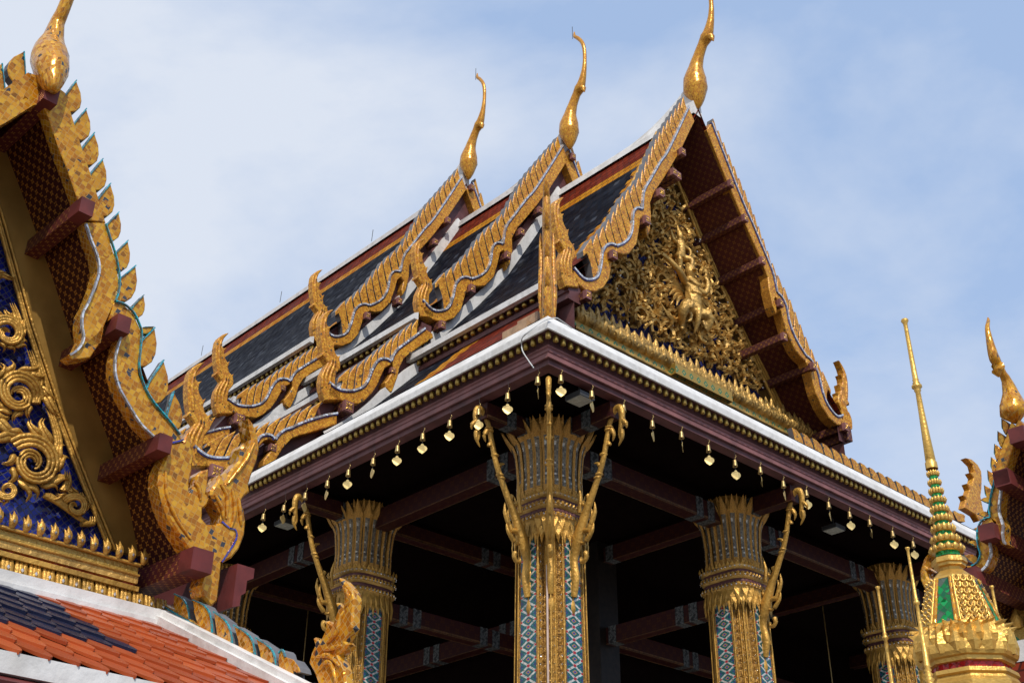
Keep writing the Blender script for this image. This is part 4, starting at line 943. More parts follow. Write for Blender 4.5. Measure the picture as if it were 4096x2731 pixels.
# figures carved in the round: a winged bird-man carrying a crowned rider
FS = .84
def figure(name, bones, extra=None, mat=M_gilt, vox=.035):
    mb = MB()
    for pts, rr in bones:
        P = smooth_path([tf(VC + .42 + (a - .42) * FS, 21.9 + (b - 21.9) * FS, W1 - c * .9) for a, b, c in pts], 3); rr = [r_ * FS for r_ in rr]; tube(mb, P, [float(np.interp(i / 3, range(len(rr)), rr)) for i in range(len(P))], 9)
    o = mb.build(name, M_giltdark, hall); r = o.modifiers.new('merge', 'REMESH'); r.mode = 'VOXEL'; r.voxel_size = vox; r.use_smooth_shade = True; return o
gx = .45
figure('bird_man_figure', [
    ([(gx, 20.95, .55), (gx, 21.4, .75), (gx, 21.9, .78), (gx, 22.3, .70), (gx, 22.55, .68)], [.34, .36, .30, .33, .13]),      # torso, neck
    ([(gx, 22.50, .70), (gx - .02, 22.72, .80), (gx, 22.95, .78), (gx, 23.15, .70), (gx, 23.45, .62)], [.13, .22, .21, .13, .02]),   # head, crown
    ([(gx - .05, 22.75, .95), (gx - .10, 22.68, 1.12), (gx - .10, 22.60, 1.18)], [.09, .06, .02]),                                       # beak
    ([(gx - .30, 22.25, .70), (gx - .75, 22.42, .85), (gx - 1.25, 22.72, .80), (gx - 1.45, 22.85, .75)], [.15, .13, .10, .07]),          # arm out
    ([(gx - 1.40, 22.82, .76), (gx - 1.60, 22.98, .76)], [.08, .03]), ([(gx - 1.42, 22.80, .76), (gx - 1.65, 22.86, .74)], [.06, .02]),
    ([(gx + .30, 22.25, .70), (gx + .72, 22.10, .85), (gx + .80, 22.55, .95), (gx + .72, 22.80, .9)], [.15, .13, .10, .07]),             # bent arm
    ([(gx - .12, 21.0, .6), (gx - .62, 20.95, .95), (gx - .78, 20.55, .85), (gx - .55, 20.25, .6), (gx - .72, 20.0, .75)], [.26, .27, .17, .11, .07]),  # leg
    ([(gx + .12, 21.0, .6), (gx + .60, 21.0, .95), (gx + .66, 20.6, .85), (gx + .50, 20.2, .6), (gx + .68, 19.95, .75)], [.26, .25, .17, .11, .07]),
    ([(gx, 21.15, .98), (gx, 20.8, .98), (gx + .03, 20.4, .85), (gx, 20.05, .7)], [.12, .12, .10, .02]),                                 # sash
    ([(gx - .3, 21.2, .85), (gx, 21.12, 1.02), (gx + .3, 21.2, .85)], [.08, .08, .08]), ([(gx - .28, 22.28, .92), (gx, 22.05, 1.08), (gx + .28, 22.28, .92)], [.05, .07, .05]), ([(gx - .26, 21.75, .98), (gx, 21.66, 1.12), (gx + .26, 21.75, .98)], [.05, .06, .05]),
    ([(gx - .62, 20.95, 1.2), (gx - .70, 20.7, 1.15)], [.10, .06]), ([(gx - .35, 20.7, .9), (gx - .50, 20.35, .95), (gx - .62, 20.3, .9)], [.09, .07, .02]), ([(gx + .35, 20.7, .9), (gx + .42, 20.35, .95), (gx + .60, 20.3, .9)], [.09, .07, .02]),
])
mb = MB()
for sg in (-1, 1):       # wings, tail plumes
    for k in range(7):
        a0 = (1.05 + k * .20); p0 = (gx + sg * .30, 22.2 - k * .10); l = 1.25 - k * .09
        q = [p0, (p0[0] + sg * math.sin(a0) * l * .5, p0[1] + math.cos(a0) * l * .5 + .08), (p0[0] + sg * math.sin(a0 + .2) * l, p0[1] + math.cos(a0 + .2) * l)]
        tube(mb, smooth_path([tf(VC + .42 + (x - .42) * FS, 21.9 + (y - 21.9) * FS, W1 - .42 - .02 * k) for x, y in q], 3), [.05, .065, .075, .07, .055, .035, .01], 4, smooth=False)
    for k in range(4):
        q = [(gx + sg * .15, 20.9), (gx + sg * (.4 + .2 * k), 20.5 - .05 * k), (gx + sg * (.75 + .28 * k), 20.15 + .22 * k)]
        tube(mb, smooth_path([tf(VC + .42 + (x - .42) * FS, 21.9 + (y - 21.9) * FS, W1 - .5) for x, y in q], 3), [.07, .08, .08, .07, .05, .03, .01], 4, smooth=False)
mb.build('wing', M_giltdark, hall)
rx = .10
figure('crowned_rider', [
    ([(rx, 23.35, .62), (rx, 23.7, .70), (rx, 24.0, .66), (rx, 24.16, .64)], [.20, .17, .19, .07]),
    ([(rx, 24.15, .64), (rx, 24.30, .70), (rx, 24.45, .68), (rx, 24.62, .64), (rx, 24.95, .6)], [.08, .13, .11, .07, .01]),
    ([(rx - .18, 24.0, .64), (rx - .5, 23.9, .75), (rx - .62, 24.3, .75)], [.08, .07, .04]),
    ([(rx + .18, 24.0, .64), (rx + .48, 23.85, .75), (rx + .35, 23.5, .85)], [.08, .07, .05]),
    ([(rx - .08, 23.4, .6), (rx - .34, 23.15, .85), (rx - .30, 22.7, .8), (rx - .40, 22.55, .85)], [.15, .13, .09, .06]),
    ([(rx + .08, 23.4, .6), (rx + .38, 23.3, .85), (rx + .30, 22.95, .9), (rx + .42, 22.85, .95)], [.15, .13, .09, .06]),
], vox=.028)
# ledge with green and gold border and rows of lotus leaves
mb = MB(); ext(mb, [(7.0, 18.35), (18.75, 18.35), (18.75, 18.60), (7.0, 18.60)], W1 - .75, W1, tf); ext(mb, [(11.0, 18.30), (13.7, 18.30), (13.7, 18.64), (11.0, 18.64)], W1 - 1.0, W1 - .75, tf)
mb.build('pediment_ledge', M_greengold, hall)
mb = MB()
for z_, r_ in ((18.62, .045), (18.33, .06), (18.70, .03)): tube(mb, [T.w(W1 - .76, 7.0, z_), T.w(W1 - .76, 18.8, z_)], r_, 6)
ext(mb, [(7.0, 18.10), (18.8, 18.10), (18.8, 18.33), (7.0, 18.33)], W1 - .6, W1, tf)
mb.build('ledge_moulding', M_giltdark, hall)
mb = MB(); n = 36
for rw, (dz, dd, hh_) in enumerate(((18.60, .74, .30), (18.70, .60, .46), (18.8, .44, .66))):
    for j in range(n):
        v = 7.15 + 11.5 * (j + .5 * (rw % 2)) / n; hs = hh_ * rnd.uniform(.85, 1.15)
        for sc, dx, cu in ((1, 0, .0), (.75, -.11, -.12), (.75, .11, .12)):
            w_ = .115 * sc
            P = [tf(v + dx * (.4 + t) + cu * t * t, dz + t * hs * sc, W1 - dd - .12 * math.sin(t * 2.6) - .10 * t * t) for t in (0, .35, .7, 1)]
            tube(mb, smooth_path(P, 2), [w_ * .8, w_ * 1.1, w_ * 1.2, w_ * 1.1, w_ * .9, w_ * .6, w_ * .12], 5, (T.U, .45))
mb.build('lotus_leaf_row', M_giltdark, hall)
# --- hip finial standing on the corner of the porch roof, turned out along the diagonal
D1 = (T.U + T.V) / math.sqrt(2)
c0 = T.w(.0, .0, 0); sdv = np.cross(D1, (0, 0, 1.0))
mb = MB()
body = [(.42, 12.95), (.22, 13.25), (.12, 13.6), (.08, 14.0), (.16, 14.4), (.24, 14.75), (.20, 15.15), (.10, 15.55), (.06, 15.9), (.12, 16.2), (.26, 16.42)]
P = smooth_path([c0 + D1 * a + np.array([0, 0, z]) for a, z in body], 4); rr = [float(np.interp(i / 4, range(11), [.20, .21, .20, .185, .15, .17, .165, .16, .14, .11, .04])) for i in range(len(P))]
tube(mb, P, rr, 12, (sdv, .56))
for k in range(5):
    f = .10 + k * .19; i0 = int(f * (len(P) - 1)); tube(mb, [P[i0] - D1 * .10 + np.array([0, 0, -.12]), P[i0] - D1 * .24 + np.array([0, 0, .05]), P[i0] - D1 * .30 + np.array([0, 0, .26])], [.07, .06, .01], 6)
for sg in (-1, 1):
    q = [c0 + D1 * .26 + sdv * sg * .07 + np.array([0, 0, 13.1]), c0 + D1 * .22 + sdv * sg * .13 + np.array([0, 0, 13.7]), c0 + D1 * .28 + sdv * sg * .12 + np.array([0, 0, 14.5]), c0 + D1 * .34 + sdv * sg * .125 + np.array([0, 0, 15.3])]
    tube(mb, smooth_path(q, 4), [.055] * 8 + [.05, .045, .04, .03, .01], 7)
mb.build('flame_finial', M_gold, hall)
mb = MB(); boxw(mb, T.w(.75, .35, 13.42), (T.U, T.V, (0, 0, 1)), (.28, .16, .16)); boxw(mb, T.w(1.0, .28, 13.30), (T.U, T.V, (0, 0, 1)), (.34, .2, .12)); mb.build('finial_base', M_tan, hall)
# crest of teeth along the far side of the porch roof, with its own end finial
CR = 2.6
crest = lambda *p: cp(3150, 1650, .19133, *p)
g0 = T.onu(*crest((690, 830))[0], CR); g1 = T.onu(3500 + .5103 * 390, 1200 + .5103 * 1560, CR)
mb = MB(); cz = (g0[2] + g1[2]) / 2 - .12; ext(mb, [(g0[1] - 4, cz - .5), (g1[1] + 2.2, cz - .5), (g1[1] + 2.2, cz - .08), (g0[1] - 4, cz - .08)], CR, CR + .2, tf); crb = mb.build('crest_board', [M_goldside], hall)
v = g0[1] - 1.2; crt = []
while v < g1[1] + 1.35:
    pl = [(v, cz - .1), (v - .10, cz + .34), (v + .10, cz + .33), (v + .27, cz + .24), (v + .34, cz + .10), (v + .36, cz - .1)]
    mb = MB(); ext(mb, pl, CR - .03, CR + .14, tf, 1, ch=.015); mb.build('crest_tooth', [M_gold, M_grey], crb); v += .475
mb = MB(); pl = T.gu(cp(3600, 1950, .19133, (1150, 620), (1190, 700), (1345, 715), (1330, 660), (1345, 600), (1310, 560), (1200, 530), (1120, 480), (1095, 520)), CR); ext(mb, pl, CR - .03, CR + .14, tf, 1); mb.build('crest_tooth', [M_gold, M_grey], crb)
cr3 = lambda *p: cp(3500, 1200, .5103, *p)
pl = T.gu(cr3((700, 1625), (715, 1560), (697, 1525), (730, 1535), (745, 1480), (725, 1435), (765, 1445), (775, 1390), (750, 1350), (785, 1345), (770, 1290), (715, 1235), (760, 1245), (805, 1285), (835, 1340), (840, 1400), (838, 1480), (830, 1540), (850, 1640), (880, 1700), (820, 1730), (790, 1680)), CR + .5)
mb = MB(); ext(mb, pl, CR + .5, CR + .72, tf, None, ch=.03); mb.build('flame_finial', M_gold, hall)
# ================================================================== THINGS HANGING UNDER THE EAVE
bell_px = [(605, 1187), (652, 1167), (701, 1139), (752, 1111), (800, 1086), (857, 1060), (913, 1031), (971, 1003), (1033, 973), (1099, 947), (1166, 911), (1235, 874), (1288, 870), (1359, 906), (1432, 938), (1498, 974), (1565, 999), (1627, 1030), (1688, 1064), (1746, 1080), (1799, 1112), (1852, 1133), (1903, 1160), (1951, 1182), (1997, 1200), (2050, 1226), (2097, 1250), (2140, 1266)]
def bell(i, px):
    x, y = px[0] * K, px[1] * K; left = i < 12
    q = T.onv(x, y, .03) if left else T.onu(x, y, .03)
    B = T.w(*q); top = 12.205; k = 1.0
    n = (12 - i) if left else (i - 11)
    ordn = ['first', 'second', 'third', 'fourth', 'fifth', 'sixth', 'seventh', 'eighth', 'ninth', 'tenth', 'eleventh', 'twelfth', 'thirteenth', 'fourteenth', 'fifteenth', 'sixteenth'][n - 1]
    t = thing('wind_bell', 'brass wind bell, %s from the corner under the eave %s' % (ordn, 'beside the orange tiled roof' if left else 'below the carved gable'), 'bell', tuple(B), 'brass wind bells hung along the porch eave')
    mb = MB(); lathe(mb, B, [(.0, .085), (.022, .085), (.034, .075), (.040, .055), (.043, 0), (.052, -.055), (.056, -.075), (.048, -.075), (.036, .05)], 16); mb.build('bell_body', M_brass, t)
    mb = MB(); w_ = B.copy(); a_ = np.array([0, 0, 1.0]); sx = RGT
    hk = [B + a_ * .08, B + a_ * .10 + sx * .018, B + a_ * .13 + sx * .012, B + a_ * .15 + sx * .03, B + a_ * .175 + sx * .04, B + a_ * .185 + sx * .022]
    tube(mb, smooth_path(hk, 3), .0085, 6); mb.build('hook', M_brass, t)
    mb = MB(); tp = np.array([B[0], B[1], max(12.33, B[2] + .3)]) ; tube(mb, [B + a_ * .18 + sx * .022, tp - sx * .01], .0035, 4)
    tube(mb, [B - a_ * .05, B - a_ * .16], .006, 5); mb.build('wire', M_wire, t)
    ang = random.Random(i * 7 + 3).choice((0, .2, -.3, .5, 1.2, -1.1, 0.1)); ang = {12: 0.0, 10: .1, 9: .15, 8: .1, 7: 0, 6: .1, 15: 1.25, 16: 1.45, 17: 0, 18: .15, 19: 1.5, 20: 1.2, 22: 1.25, 23: .1, 24: 1.5, 11: 1.5}.get(i, ang)
    ax = sx * math.cos(ang) + FWD * math.sin(ang); ax = ax * np.array([1, 1, 0]); ax /= np.linalg.norm(ax); nz = np.cross(ax, a_)
    c = B - a_ * .262; hp = [(1.25 * a_, 1.2 * b_) for a_, b_ in [(-.012, .085), (-.03, .055), (-.062, .042), (-.080, .012), (-.076, -.022), (-.045, -.062), (0, -.098), (.045, -.062), (.076, -.022), (.080, .012), (.062, .042), (.03, .055), (.012, .085)]]
    f3 = lambda a, b, d: c + ax * a + a_ * b + nz * (d + .012 * (1 - (a / .1) ** 2))
    mb = MB(); ext(mb, hp, -.004, .004, f3); mb.build('leaf_clapper', M_brassleaf, t)
for i, p in enumerate(bell_px): bell(i, p)
def lamp(px, lab, onl):
    q = T.onz if False else None
    d = ray(px[0] * K, px[1] * K); t_ = (11.98 - CAM[2]) / d[2]; P = CAM + d * t_
    t = thing('floodlight', lab, 'floodlight', tuple(P), 'flat floodlights under the porch ceiling')
    mb = MB(); boxw(mb, P + np.array([0, 0, .05]), (T.U, T.V, (0, 0, 1)), (.20, .20, .05)); mb.build('lamp_housing', M_lampbody, t)
    mb = MB(); boxw(mb, P - np.array([0, 0, .008]), (T.U, T.V, (0, 0, 1)), (.18, .18, .006)); mb.build('lamp_glass', M_lamp, t)
    mb = MB(); beam(mb, P + np.array([0, 0, .1]), P + np.array([0, 0, .31]), T.U * .02, T.V * .02); mb.build('lamp_bracket', M_lampbody, t)
lamp((1332, 920), 'square grey floodlight under the eave, nearest the corner column', 1)
lamp((656, 1207), "square grey floodlight under the eave next to the orange roof's gold mosaic bargeboard", 1)
lamp((1915, 1218), 'square grey floodlight under the eave close to the gilded spire', 1)
cb = [T.onu(x, y, -.24) for x, y in cp(2100, 1250, .15949, (1170, 390), (900, 200), (780, 140), (560, 170), (340, 290), (0, 555))]
mb = MB(); P = [T.w(*q) for q in cb]; P += [T.w(*T.onv(x, y, -.22)) for x, y in dp((1198, 782), (1200, 805), (1212, 825), (1226, 845))]
tube(mb, smooth_path(P, 3), .012, 6); o = mb.build('cable', M_cable, None); tag(o, 'white cable draped round the eave corner and hanging down', 'cable')
for x, y0, y1, lab in ((710, 1378, 1640, 'thin brass lamp rod hanging in the dark porch behind the near flame finial'), (1888, 1380, 1640, 'thin brass lamp rod hanging in the dark porch nearest the gilded spire')):
    d = ray(x * K, y0 * K); q = T.onv(x * K, y0 * K, 5.0) if x < 1200 else T.onu(x * K, y0 * K, 5.0)
    mb = MB(); tube(mb, [T.w(q[0], q[1], q[2]), T.w(q[0], q[1], 5.5)], .018, 6); o = mb.build('lamp_rod', M_brass); tag(o, lab, 'rod')
q = T.onv(975 * K, 1225 * K, 4.5)
mb = MB(); rows = [[T.w(q[0] + a * .25, q[1] + .04 * math.sin(a * 4 + b * 2), q[2] + .35 - b * .4) for a in (-1, -.5, 0, .5, 1)] for b in (0, .5, 1, 1.6)]; mb.grid(rows); o = mb.build('red_banner', M_cloth); tag(o, 'dark red cloth hanging in the shade beside a lotus column capital', 'cloth')

# ================================================================== NEAR GATE PAVILION (left)
lf = lambda a, b, t: L.w(t, a, b)
e2 = lambda *p: cp(0, 1300, .9129, *p)         # survey crops
e1 = lambda *p: cp(0, 0, .8715, *p)
gate = thing('gate_pavilion', 'gate pavilion with big gold mosaic bargeboard, blue scrolled pediment and orange tiled lower roof', 'pavilion', tuple(L.w(4, -3, 0)))
MATL = (M_gold_big, M_gold_flame, M_silver, M_teal)
apx = L.onu(*e1((205, 420))[0], 0); VA = apx[1]
G0 = lambda pts: L.gu(pts, 0.0)
o1 = e1((240, 380), (300, 425), (340, 560), (375, 670), (415, 790), (450, 900), (486, 1022)); i1 = e1((392, 1008), (355, 910), (310, 780), (270, 680), (215, 515), (170, 440))
o2 = e1((482, 1022), (498, 1085), (528, 1180), (545, 1280), (540, 1345), (527, 1385)); i2 = e1((490, 1470), (470, 1520), (462, 1568)) + e2((452, 20), (432, 88), (395, 142), (320, 152), (297, 132), (338, 108), (360, 60)) + e1((370, 1500), (373, 1440), (400, 1390), (432, 1310), (450, 1240), (438, 1170), (410, 1100), (388, 1020))
o3 = e1((524, 1382), (570, 1398), (612, 1440), (640, 1500)) + e2((618, 40), (612, 110), (605, 180), (608, 220), (632, 275), (672, 342), (732, 412), (788, 482), (800, 505)); i3 = e2((745, 518), (668, 490), (608, 430), (560, 352), (520, 282), (500, 212), (500, 150), (515, 85), (535, 32)) + e1((558, 1470), (545, 1440), (500, 1470))
s4 = e2((745, 518), (800, 508), (826, 465), (838, 520), (845, 580), (838, 640), (826, 690), (824, 738), (850, 700), (856, 660), (880, 638), (912, 632), (908, 690), (900, 740), (918, 760), (905, 790), (885, 808), (884, 850), (905, 874), (935, 876), (962, 866), (966, 830), (945, 790), (918, 745), (920, 725), (945, 690), (960, 655), (985, 690), (1005, 640), (1045, 595), (1052, 540), (1064, 522), (1090, 545), (1100, 500), (1090, 450), (1086, 408), (1105, 430), (1128, 490), (1134, 545), (1122, 600), (1098, 660), (1086, 700), (1092, 730), (1066, 752), (1052, 775), (1066, 810), (1074, 860), (1068, 920), (1045, 980), (1012, 1020), (968, 1045), (962, 1110), (950, 1210), (920, 1236), (885, 1190), (872, 1140), (885, 1100), (868, 1040), (820, 985), (775, 915), (735, 850), (708, 780), (690, 700), (694, 640), (716, 590))
mb = MB()
for pl in (o1 + i1, o2 + i2, o3 + i3): ext(mb, G0(pl), 0.0, .15, lf, 1, ch=.008)
bgL = mb.build('bargeboard', [M_gold_big, M_gold_flame], gate)
mb = MB(); ext(mb, G0(s4), -.02, .17, lf, 1, ch=.02)
for g_ in (((845, 690), (866, 720), (872, 770)), ((990, 700), (1030, 650), (1075, 590), (1108, 520)), ((960, 700), (985, 740), (990, 790), (985, 850)), ((1010, 720), (1020, 770), (1022, 830), (1005, 890)), ((1040, 760), (1045, 820), (1050, 880)), ((720, 640), (724, 740), (768, 850), (830, 940)), ((935, 745), (965, 800), (972, 850))):
    pg = bez(G0(e2(*g_)), 4); tube(mb, [lf(a, b, -.025) for a, b in pg], [.012 + .012 * math.sin(math.pi * j / (len(pg) - 1)) for j in range(len(pg))], 6)
flL = mb.build('flame_finial', [M_gold_big, M_gold_flame], gate)
mb = MB(); ribbon(mb, bez(G0(e2((965, 862), (1000, 892), (1025, 900), (1028, 940), (985, 1010), (965, 1040))), 3), .016, 0, -.03, 0, lf); mb.build('blue_line', M_blue, flL); mb = MB(); ribbon(mb, bez(G0(e2((748, 518), (775, 512), (800, 505))), 2), .018, 0, -.03, 0, lf); mb.build('blue_line', M_blue, flL)
mb = MB(); ribbon(mb, bez(G0(e1((390, 1030), (412, 1100), (440, 1170), (452, 1240), (434, 1310), (402, 1390), (376, 1440), (372, 1500)) + e2((362, 60), (340, 106), (300, 134))), 4), .020, 0, -.03, 0, lf); mb.build('bead_line', M_silver, bgL); mb = MB()
ribbon(mb, bez(G0(e2((536, 32), (516, 85), (501, 150), (501, 212), (521, 282), (561, 352), (609, 430), (669, 490))), 4), .018, 0, -.03, 0, lf); mb.build('bead_line', M_silver, bgL)
mb = MB(); ribbon(mb, bez(G0(e1((482, 1030), (500, 1088), (530, 1182), (546, 1280), (540, 1345), (525, 1383))), 4), .010, 0, -.03, 0, lf)
ribbon(mb, bez(G0(e1((525, 1383), (570, 1400), (612, 1440), (640, 1500)) + e2((618, 40), (612, 110), (607, 190), (632, 275), (672, 342), (732, 412), (786, 482))), 4), .010, 0, -.03, 0, lf); mb.build('teal_line', M_teal, bgL)
tips = e1((355, 365), (401, 495), (438, 605), (477, 725), (512, 838), (550, 970), (592, 1100), (628, 1215), (665, 1350), (711, 1497)) + e2((683, 8), (722, 150), (766, 288))
bas = e1((330, 520), (367, 650), (405, 765), (440, 880), (475, 1000), (505, 1110), (540, 1250), (545, 1390), (625, 1460)) + e2((622, 30), (612, 190), (680, 355), (775, 470))
def fin_tooth(tp_, bp, f, fr, sgn, par, mats, wk=1.05, d0=.02, d1=.12):
    t, b = np.array(tp_), np.array(bp); ax = t - b; l = np.linalg.norm(ax); ax /= l; nx = np.array([ax[1], -ax[0]]) * sgn
    q = lambda k, s_: tuple(b + ax * l * k + nx * l * s_ * wk)
    pl = [q(1, 0), q(.86, .075), q(.72, .15), q(.5, .20), q(.3, .19), q(.14, .11), q(.06, 0), q(-.10, -.06), q(-.10, -.22), q(.2, -.23), q(.43, -.19), q(.7, -.10), q(.86, -.045)]
    mb = MB(); ext(mb, pl, d0, d1, fr, 1, ch=.008)
    o = mb.build('tooth', [mats[0], M_grey], par)
    mb = MB(); ribbon(mb, [q(.30, -.21), q(.43, -.19), q(.7, -.10), q(.86, -.045), q(1.0, .0)], .011 * l / .5, 0, d0 - .012, d0 + .03, fr); mb.build('teal_edge', M_teal, o)
for t_, b_ in zip(tips, bas): fin_tooth(G0([t_])[0], G0([b_])[0], None, lf, 1, bgL, MATL)
# struts between the teeth and the far (left) rake
mb = MB(); lo = G0(o1 + i1); ext(mb, [(2 * VA - a, b) for a, b in lo], 0.0, .15, lf, 1); bgL2 = mb.build('bargeboard', [M_gold_big, M_gold_flame], gate)
for t_, b_ in list(zip(tips, bas))[:6]:
    p, q = G0([t_])[0], G0([b_])[0]; fin_tooth((2 * VA - p[0], p[1]), (2 * VA - q[0], q[1]), None, lf, -1, bgL2, MATL)
# finial
cL = e1((235, 420), (238, 400), (236, 330), (228, 270), (232, 220), (246, 170), (262, 110), (285, 60), (305, 10), (325, -40), (340, -90), (345, -150), (335, -210), (345, -260))
rL = [10, 44, 88, 96, 78, 52, 38, 33, 32, 30, 26, 22, 16, 3]
mb, raw = finial(L, VA, cL, [r * .8715 for r in rL], gate, M_gold_big, None, .85, 5); mb.build('roof_finial', M_gold_big, gate)
# roof over it, soffit, purlins
PL = [(apx[1], apx[2] + .12)] + G0(dp((180, 380), (240, 545), (300, 730), (375, 930), (425, 1090), (462, 1270)))
PLm = [(2 * VA - a, b) for a, b in PL]
for Q in (PL, PLm):
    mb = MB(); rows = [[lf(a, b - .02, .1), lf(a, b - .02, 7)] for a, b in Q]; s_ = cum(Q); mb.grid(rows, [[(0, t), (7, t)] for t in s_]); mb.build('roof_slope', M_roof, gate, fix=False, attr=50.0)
mb = MB()
for Q in (PL, PLm):
    rows = [[lf(a, b - .10, .02), lf(a, b - .10, 1.0)] for a, b in Q]; s_ = cum(Q); mb.grid(rows, [[(0, t), (1, t)] for t in s_])
mb.build('gable_soffit', M_soffit_near, gate, fix=False)
PD = .97
def purl(px, hw, hh_, ue=-.12):
    q = L.onu(px[0], px[1], ue); mb = MB(); beam(mb, L.w(ue + .02, q[1], q[2]), L.w(PD, q[1], q[2]), L.V * hw, np.array([0, 0, hh_])); o = mb.build('purlin', M_purlin_near, gate)
    mb = MB(); boxw(mb, L.w(ue + .10, q[1], q[2]), (L.U, L.V, (0, 0, 1)), (.11, hw * 1.03, hh_ * 1.03)); mb.build('purlin_end', M_redpaint, o)
for px in e1((235, 437), (398, 950), (566, 1486)) + e2((722, 518),): purl(px, .070, .085)
purl(e2((885, 1030))[0], .11, .105, -.16)
q = L.onu(*e2((1055, 1120))[0], -.10); mb = MB()
pz = [(0, .16), (.20, .16), (.20, .06), (.13, .02), (.13, -.10), (.08, -.14), (.08, -.24), (0, -.27)]
ext(mb, [(q[1] - .06 + a * 1.0, q[2] + b) for a, b in pz], -.10, 1.6, lf); mb.build('eave_beam', M_redpaint, gate)
# pediment
gp = lambda pts, u=PD: L.gu(pts, u)
mb = MB(); ext(mb, gp(dp((-150, 300), (0, 330), (30, 345), (75, 555), (162, 846), (241, 1061), (330, 1262), (330, 1400), (-300, 1250), (-300, 300))), PD + .06, PD + .2, lf); mb.build('pediment_ground', M_bluefield, gate)
mb = MB(); ext(mb, gp(dp((-30, 200), (50, 320), (110, 545), (200, 846), (280, 1061), (370, 1290), (262, 1262), (205, 1118), (140, 950), (75, 752), (22, 560), (-30, 380))), PD, PD + .06, lf); mb.build('rake_plank', M_plank, gate)
mb = MB()
for off, rr in ((0, .018), (-.045, .012), (-.075, .022)):
    pl = gp(dp((264, 1262), (205, 1116), (140, 948), (75, 750), (22, 558), (-30, 378))); tube(mb, [lf(a + off, b, PD - .01) for a, b in pl], rr, 6)
mb.build('rake_moulding', M_gilt, gate)
mb = MB(); rnd = random.Random(5)
def gscroll(c, r, a0, turns, sg, th=.026, leaves=12):
    (cv, cz), = gp(dp(c)); rm = r * K * 11.4 / F_PX
    for st in range(3):
        sp = spiral_pts((cv, cz), rm * (1 - .17 * st), a0, turns - .12 * st, sg, 30, .80); n = len(sp)
        tube(mb, [lf(a, b, PD - .05 - .06 * math.sin(math.pi * (i / n) ** .6)) for i, (a, b) in enumerate(sp)], [th * (1 - .5 * i / n) for i in range(n)], 7)
    sp = spiral_pts((cv, cz), rm * 1.02, a0, turns, sg, 30, .8)
    for i in range(leaves):
        j = int(i * 1.55); a, b = sp[j]; dx, dy = a - cv, b - cz; l = math.hypot(dx, dy); dx /= l; dy /= l; tx, ty = dy * sg, -dx * sg; h = rm * (.62 + .22 * (i % 3 == 0)) * (1 - .03 * i)
        qd = [(a - dx * h * .10 - tx * h * .25, b - dy * h * .10 - ty * h * .25), (a + dx * h * .16, b + dy * h * .16), (a + dx * h * .34 + tx * h * .35, b + dy * h * .34 + ty * h * .35), (a + dx * h * .62 + tx * h * .62, b + dy * h * .62 + ty * h * .62), (a + dx * h * .98 + tx * h * .62, b + dy * h * .98 + ty * h * .62)]
        for o_, ws in ((0, 1.0), (.16, .6)):
            P = smooth_path([lf(x + dx * h * o_ * (1 - k_ / 4) - tx * h * o_ * .5, y + dy * h * o_ * (1 - k_ / 4) - ty * h * o_ * .5, PD - .035 - .035 * math.sin(k_ * .8) - o_ * .12) for k_, (x, y) in enumerate(qd)], 3)
            tube(mb, P, [ws * rm * w_ for w_ in (.04, .10, .145, .165, .165, .15, .13, .11, .09, .07, .045, .025, .006)], 6, (L.U, .55))
gscroll((66, 1068), 70, 2.6, 1.55, -1); gscroll((32, 912), 62, .2, 1.5, 1); gscroll((8, 772), 46, 3.4, 1.4, -1); gscroll((163, 1168), 32, 2.8, 1.35, -1, .02, 7); gscroll((-30, 660), 38, 1, 1.3, 1)
gscroll((-90, 1000), 75, .6, 1.5, 1); gscroll((-80, 820), 60, 2.6, 1.5, -1); gscroll((6, 1130), 26, 3.5, 1.2, 1, .018, 5)
for px_ in (((120, 1085), (128, 1020), (116, 968), (104, 940)), ((75, 930), (84, 880), (72, 838), (62, 808)), ((40, 800), (38, 745), (22, 700)), ((140, 1130), (150, 1110), (148, 1085)), ((185, 1205), (205, 1205), (206, 1188)), ((100, 1140), (135, 1160), (180, 1195), (205, 1206))):
    for o_ in (-5, 5, 0):
        pl = gp(dp(*[(x + o_, y) for x, y in px_])); P = smooth_path([lf(a, b, PD - .05) for a, b in pl], 4); tube(mb, P, [.030 * (1 - .9 * (i / (len(P) - 1)) ** 1.5) for i in range(len(P))], 7)
mb.build('pediment_carving', M_gilt, gate, fix=False)
# ledge under the pediment
UL = .55
za = L.onu(*e2((300, 965))[0], UL)[2]; zb_ = L.onu(*e2((300, 1085))[0], UL)[2]; zt_ = L.onu(*e2((300, 1210))[0], UL)[2]
vR = L.onu(*e2((600, 1130))[0], UL)[1]; vR2 = L.onu(*e2((715, 1240))[0], UL)[1]
def strip_(name, mat, z0, z1, u0, u1, v1): 
    m = MB(); ext(m, [(-6, z0), (v1, z0), (v1, z1), (-6, z1)], u0, u1, lf); return m.build(name, mat, gate)
h_ = za - zb_
strip_('ledge_border', M_greengold, za - h_ * .42, za - h_ * .02, UL + .02, PD + .1, vR); strip_('ledge_band', M_giltdark, za - h_ * .74, za - h_ * .44, UL - .01, PD, vR)
strip_('ledge_red_line', M_redband, za - h_ * .84, za - h_ * .745, UL + .03, PD, vR); strip_('ledge_moulding', M_gilt, za - h_ * 1.03, za - h_ * .85, UL - .02, PD, vR + .02)
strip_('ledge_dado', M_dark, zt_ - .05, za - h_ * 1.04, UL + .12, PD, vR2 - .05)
mb = MB(); tube(mb, [lf(-6, za, UL), lf(vR, za, UL)], .018, 6); tube(mb, [lf(-6, za - h_ * .43, UL - .02), lf(vR, za - h_ * .43, UL - .02)], .012, 6); mb.build('ledge_bead', M_gilt, gate)
n1 = 34; st = (L.onu(*e2((610, 1010))[0], UL)[1] - L.onu(*e2((20, 850))[0], UL)[1]) / 10.2
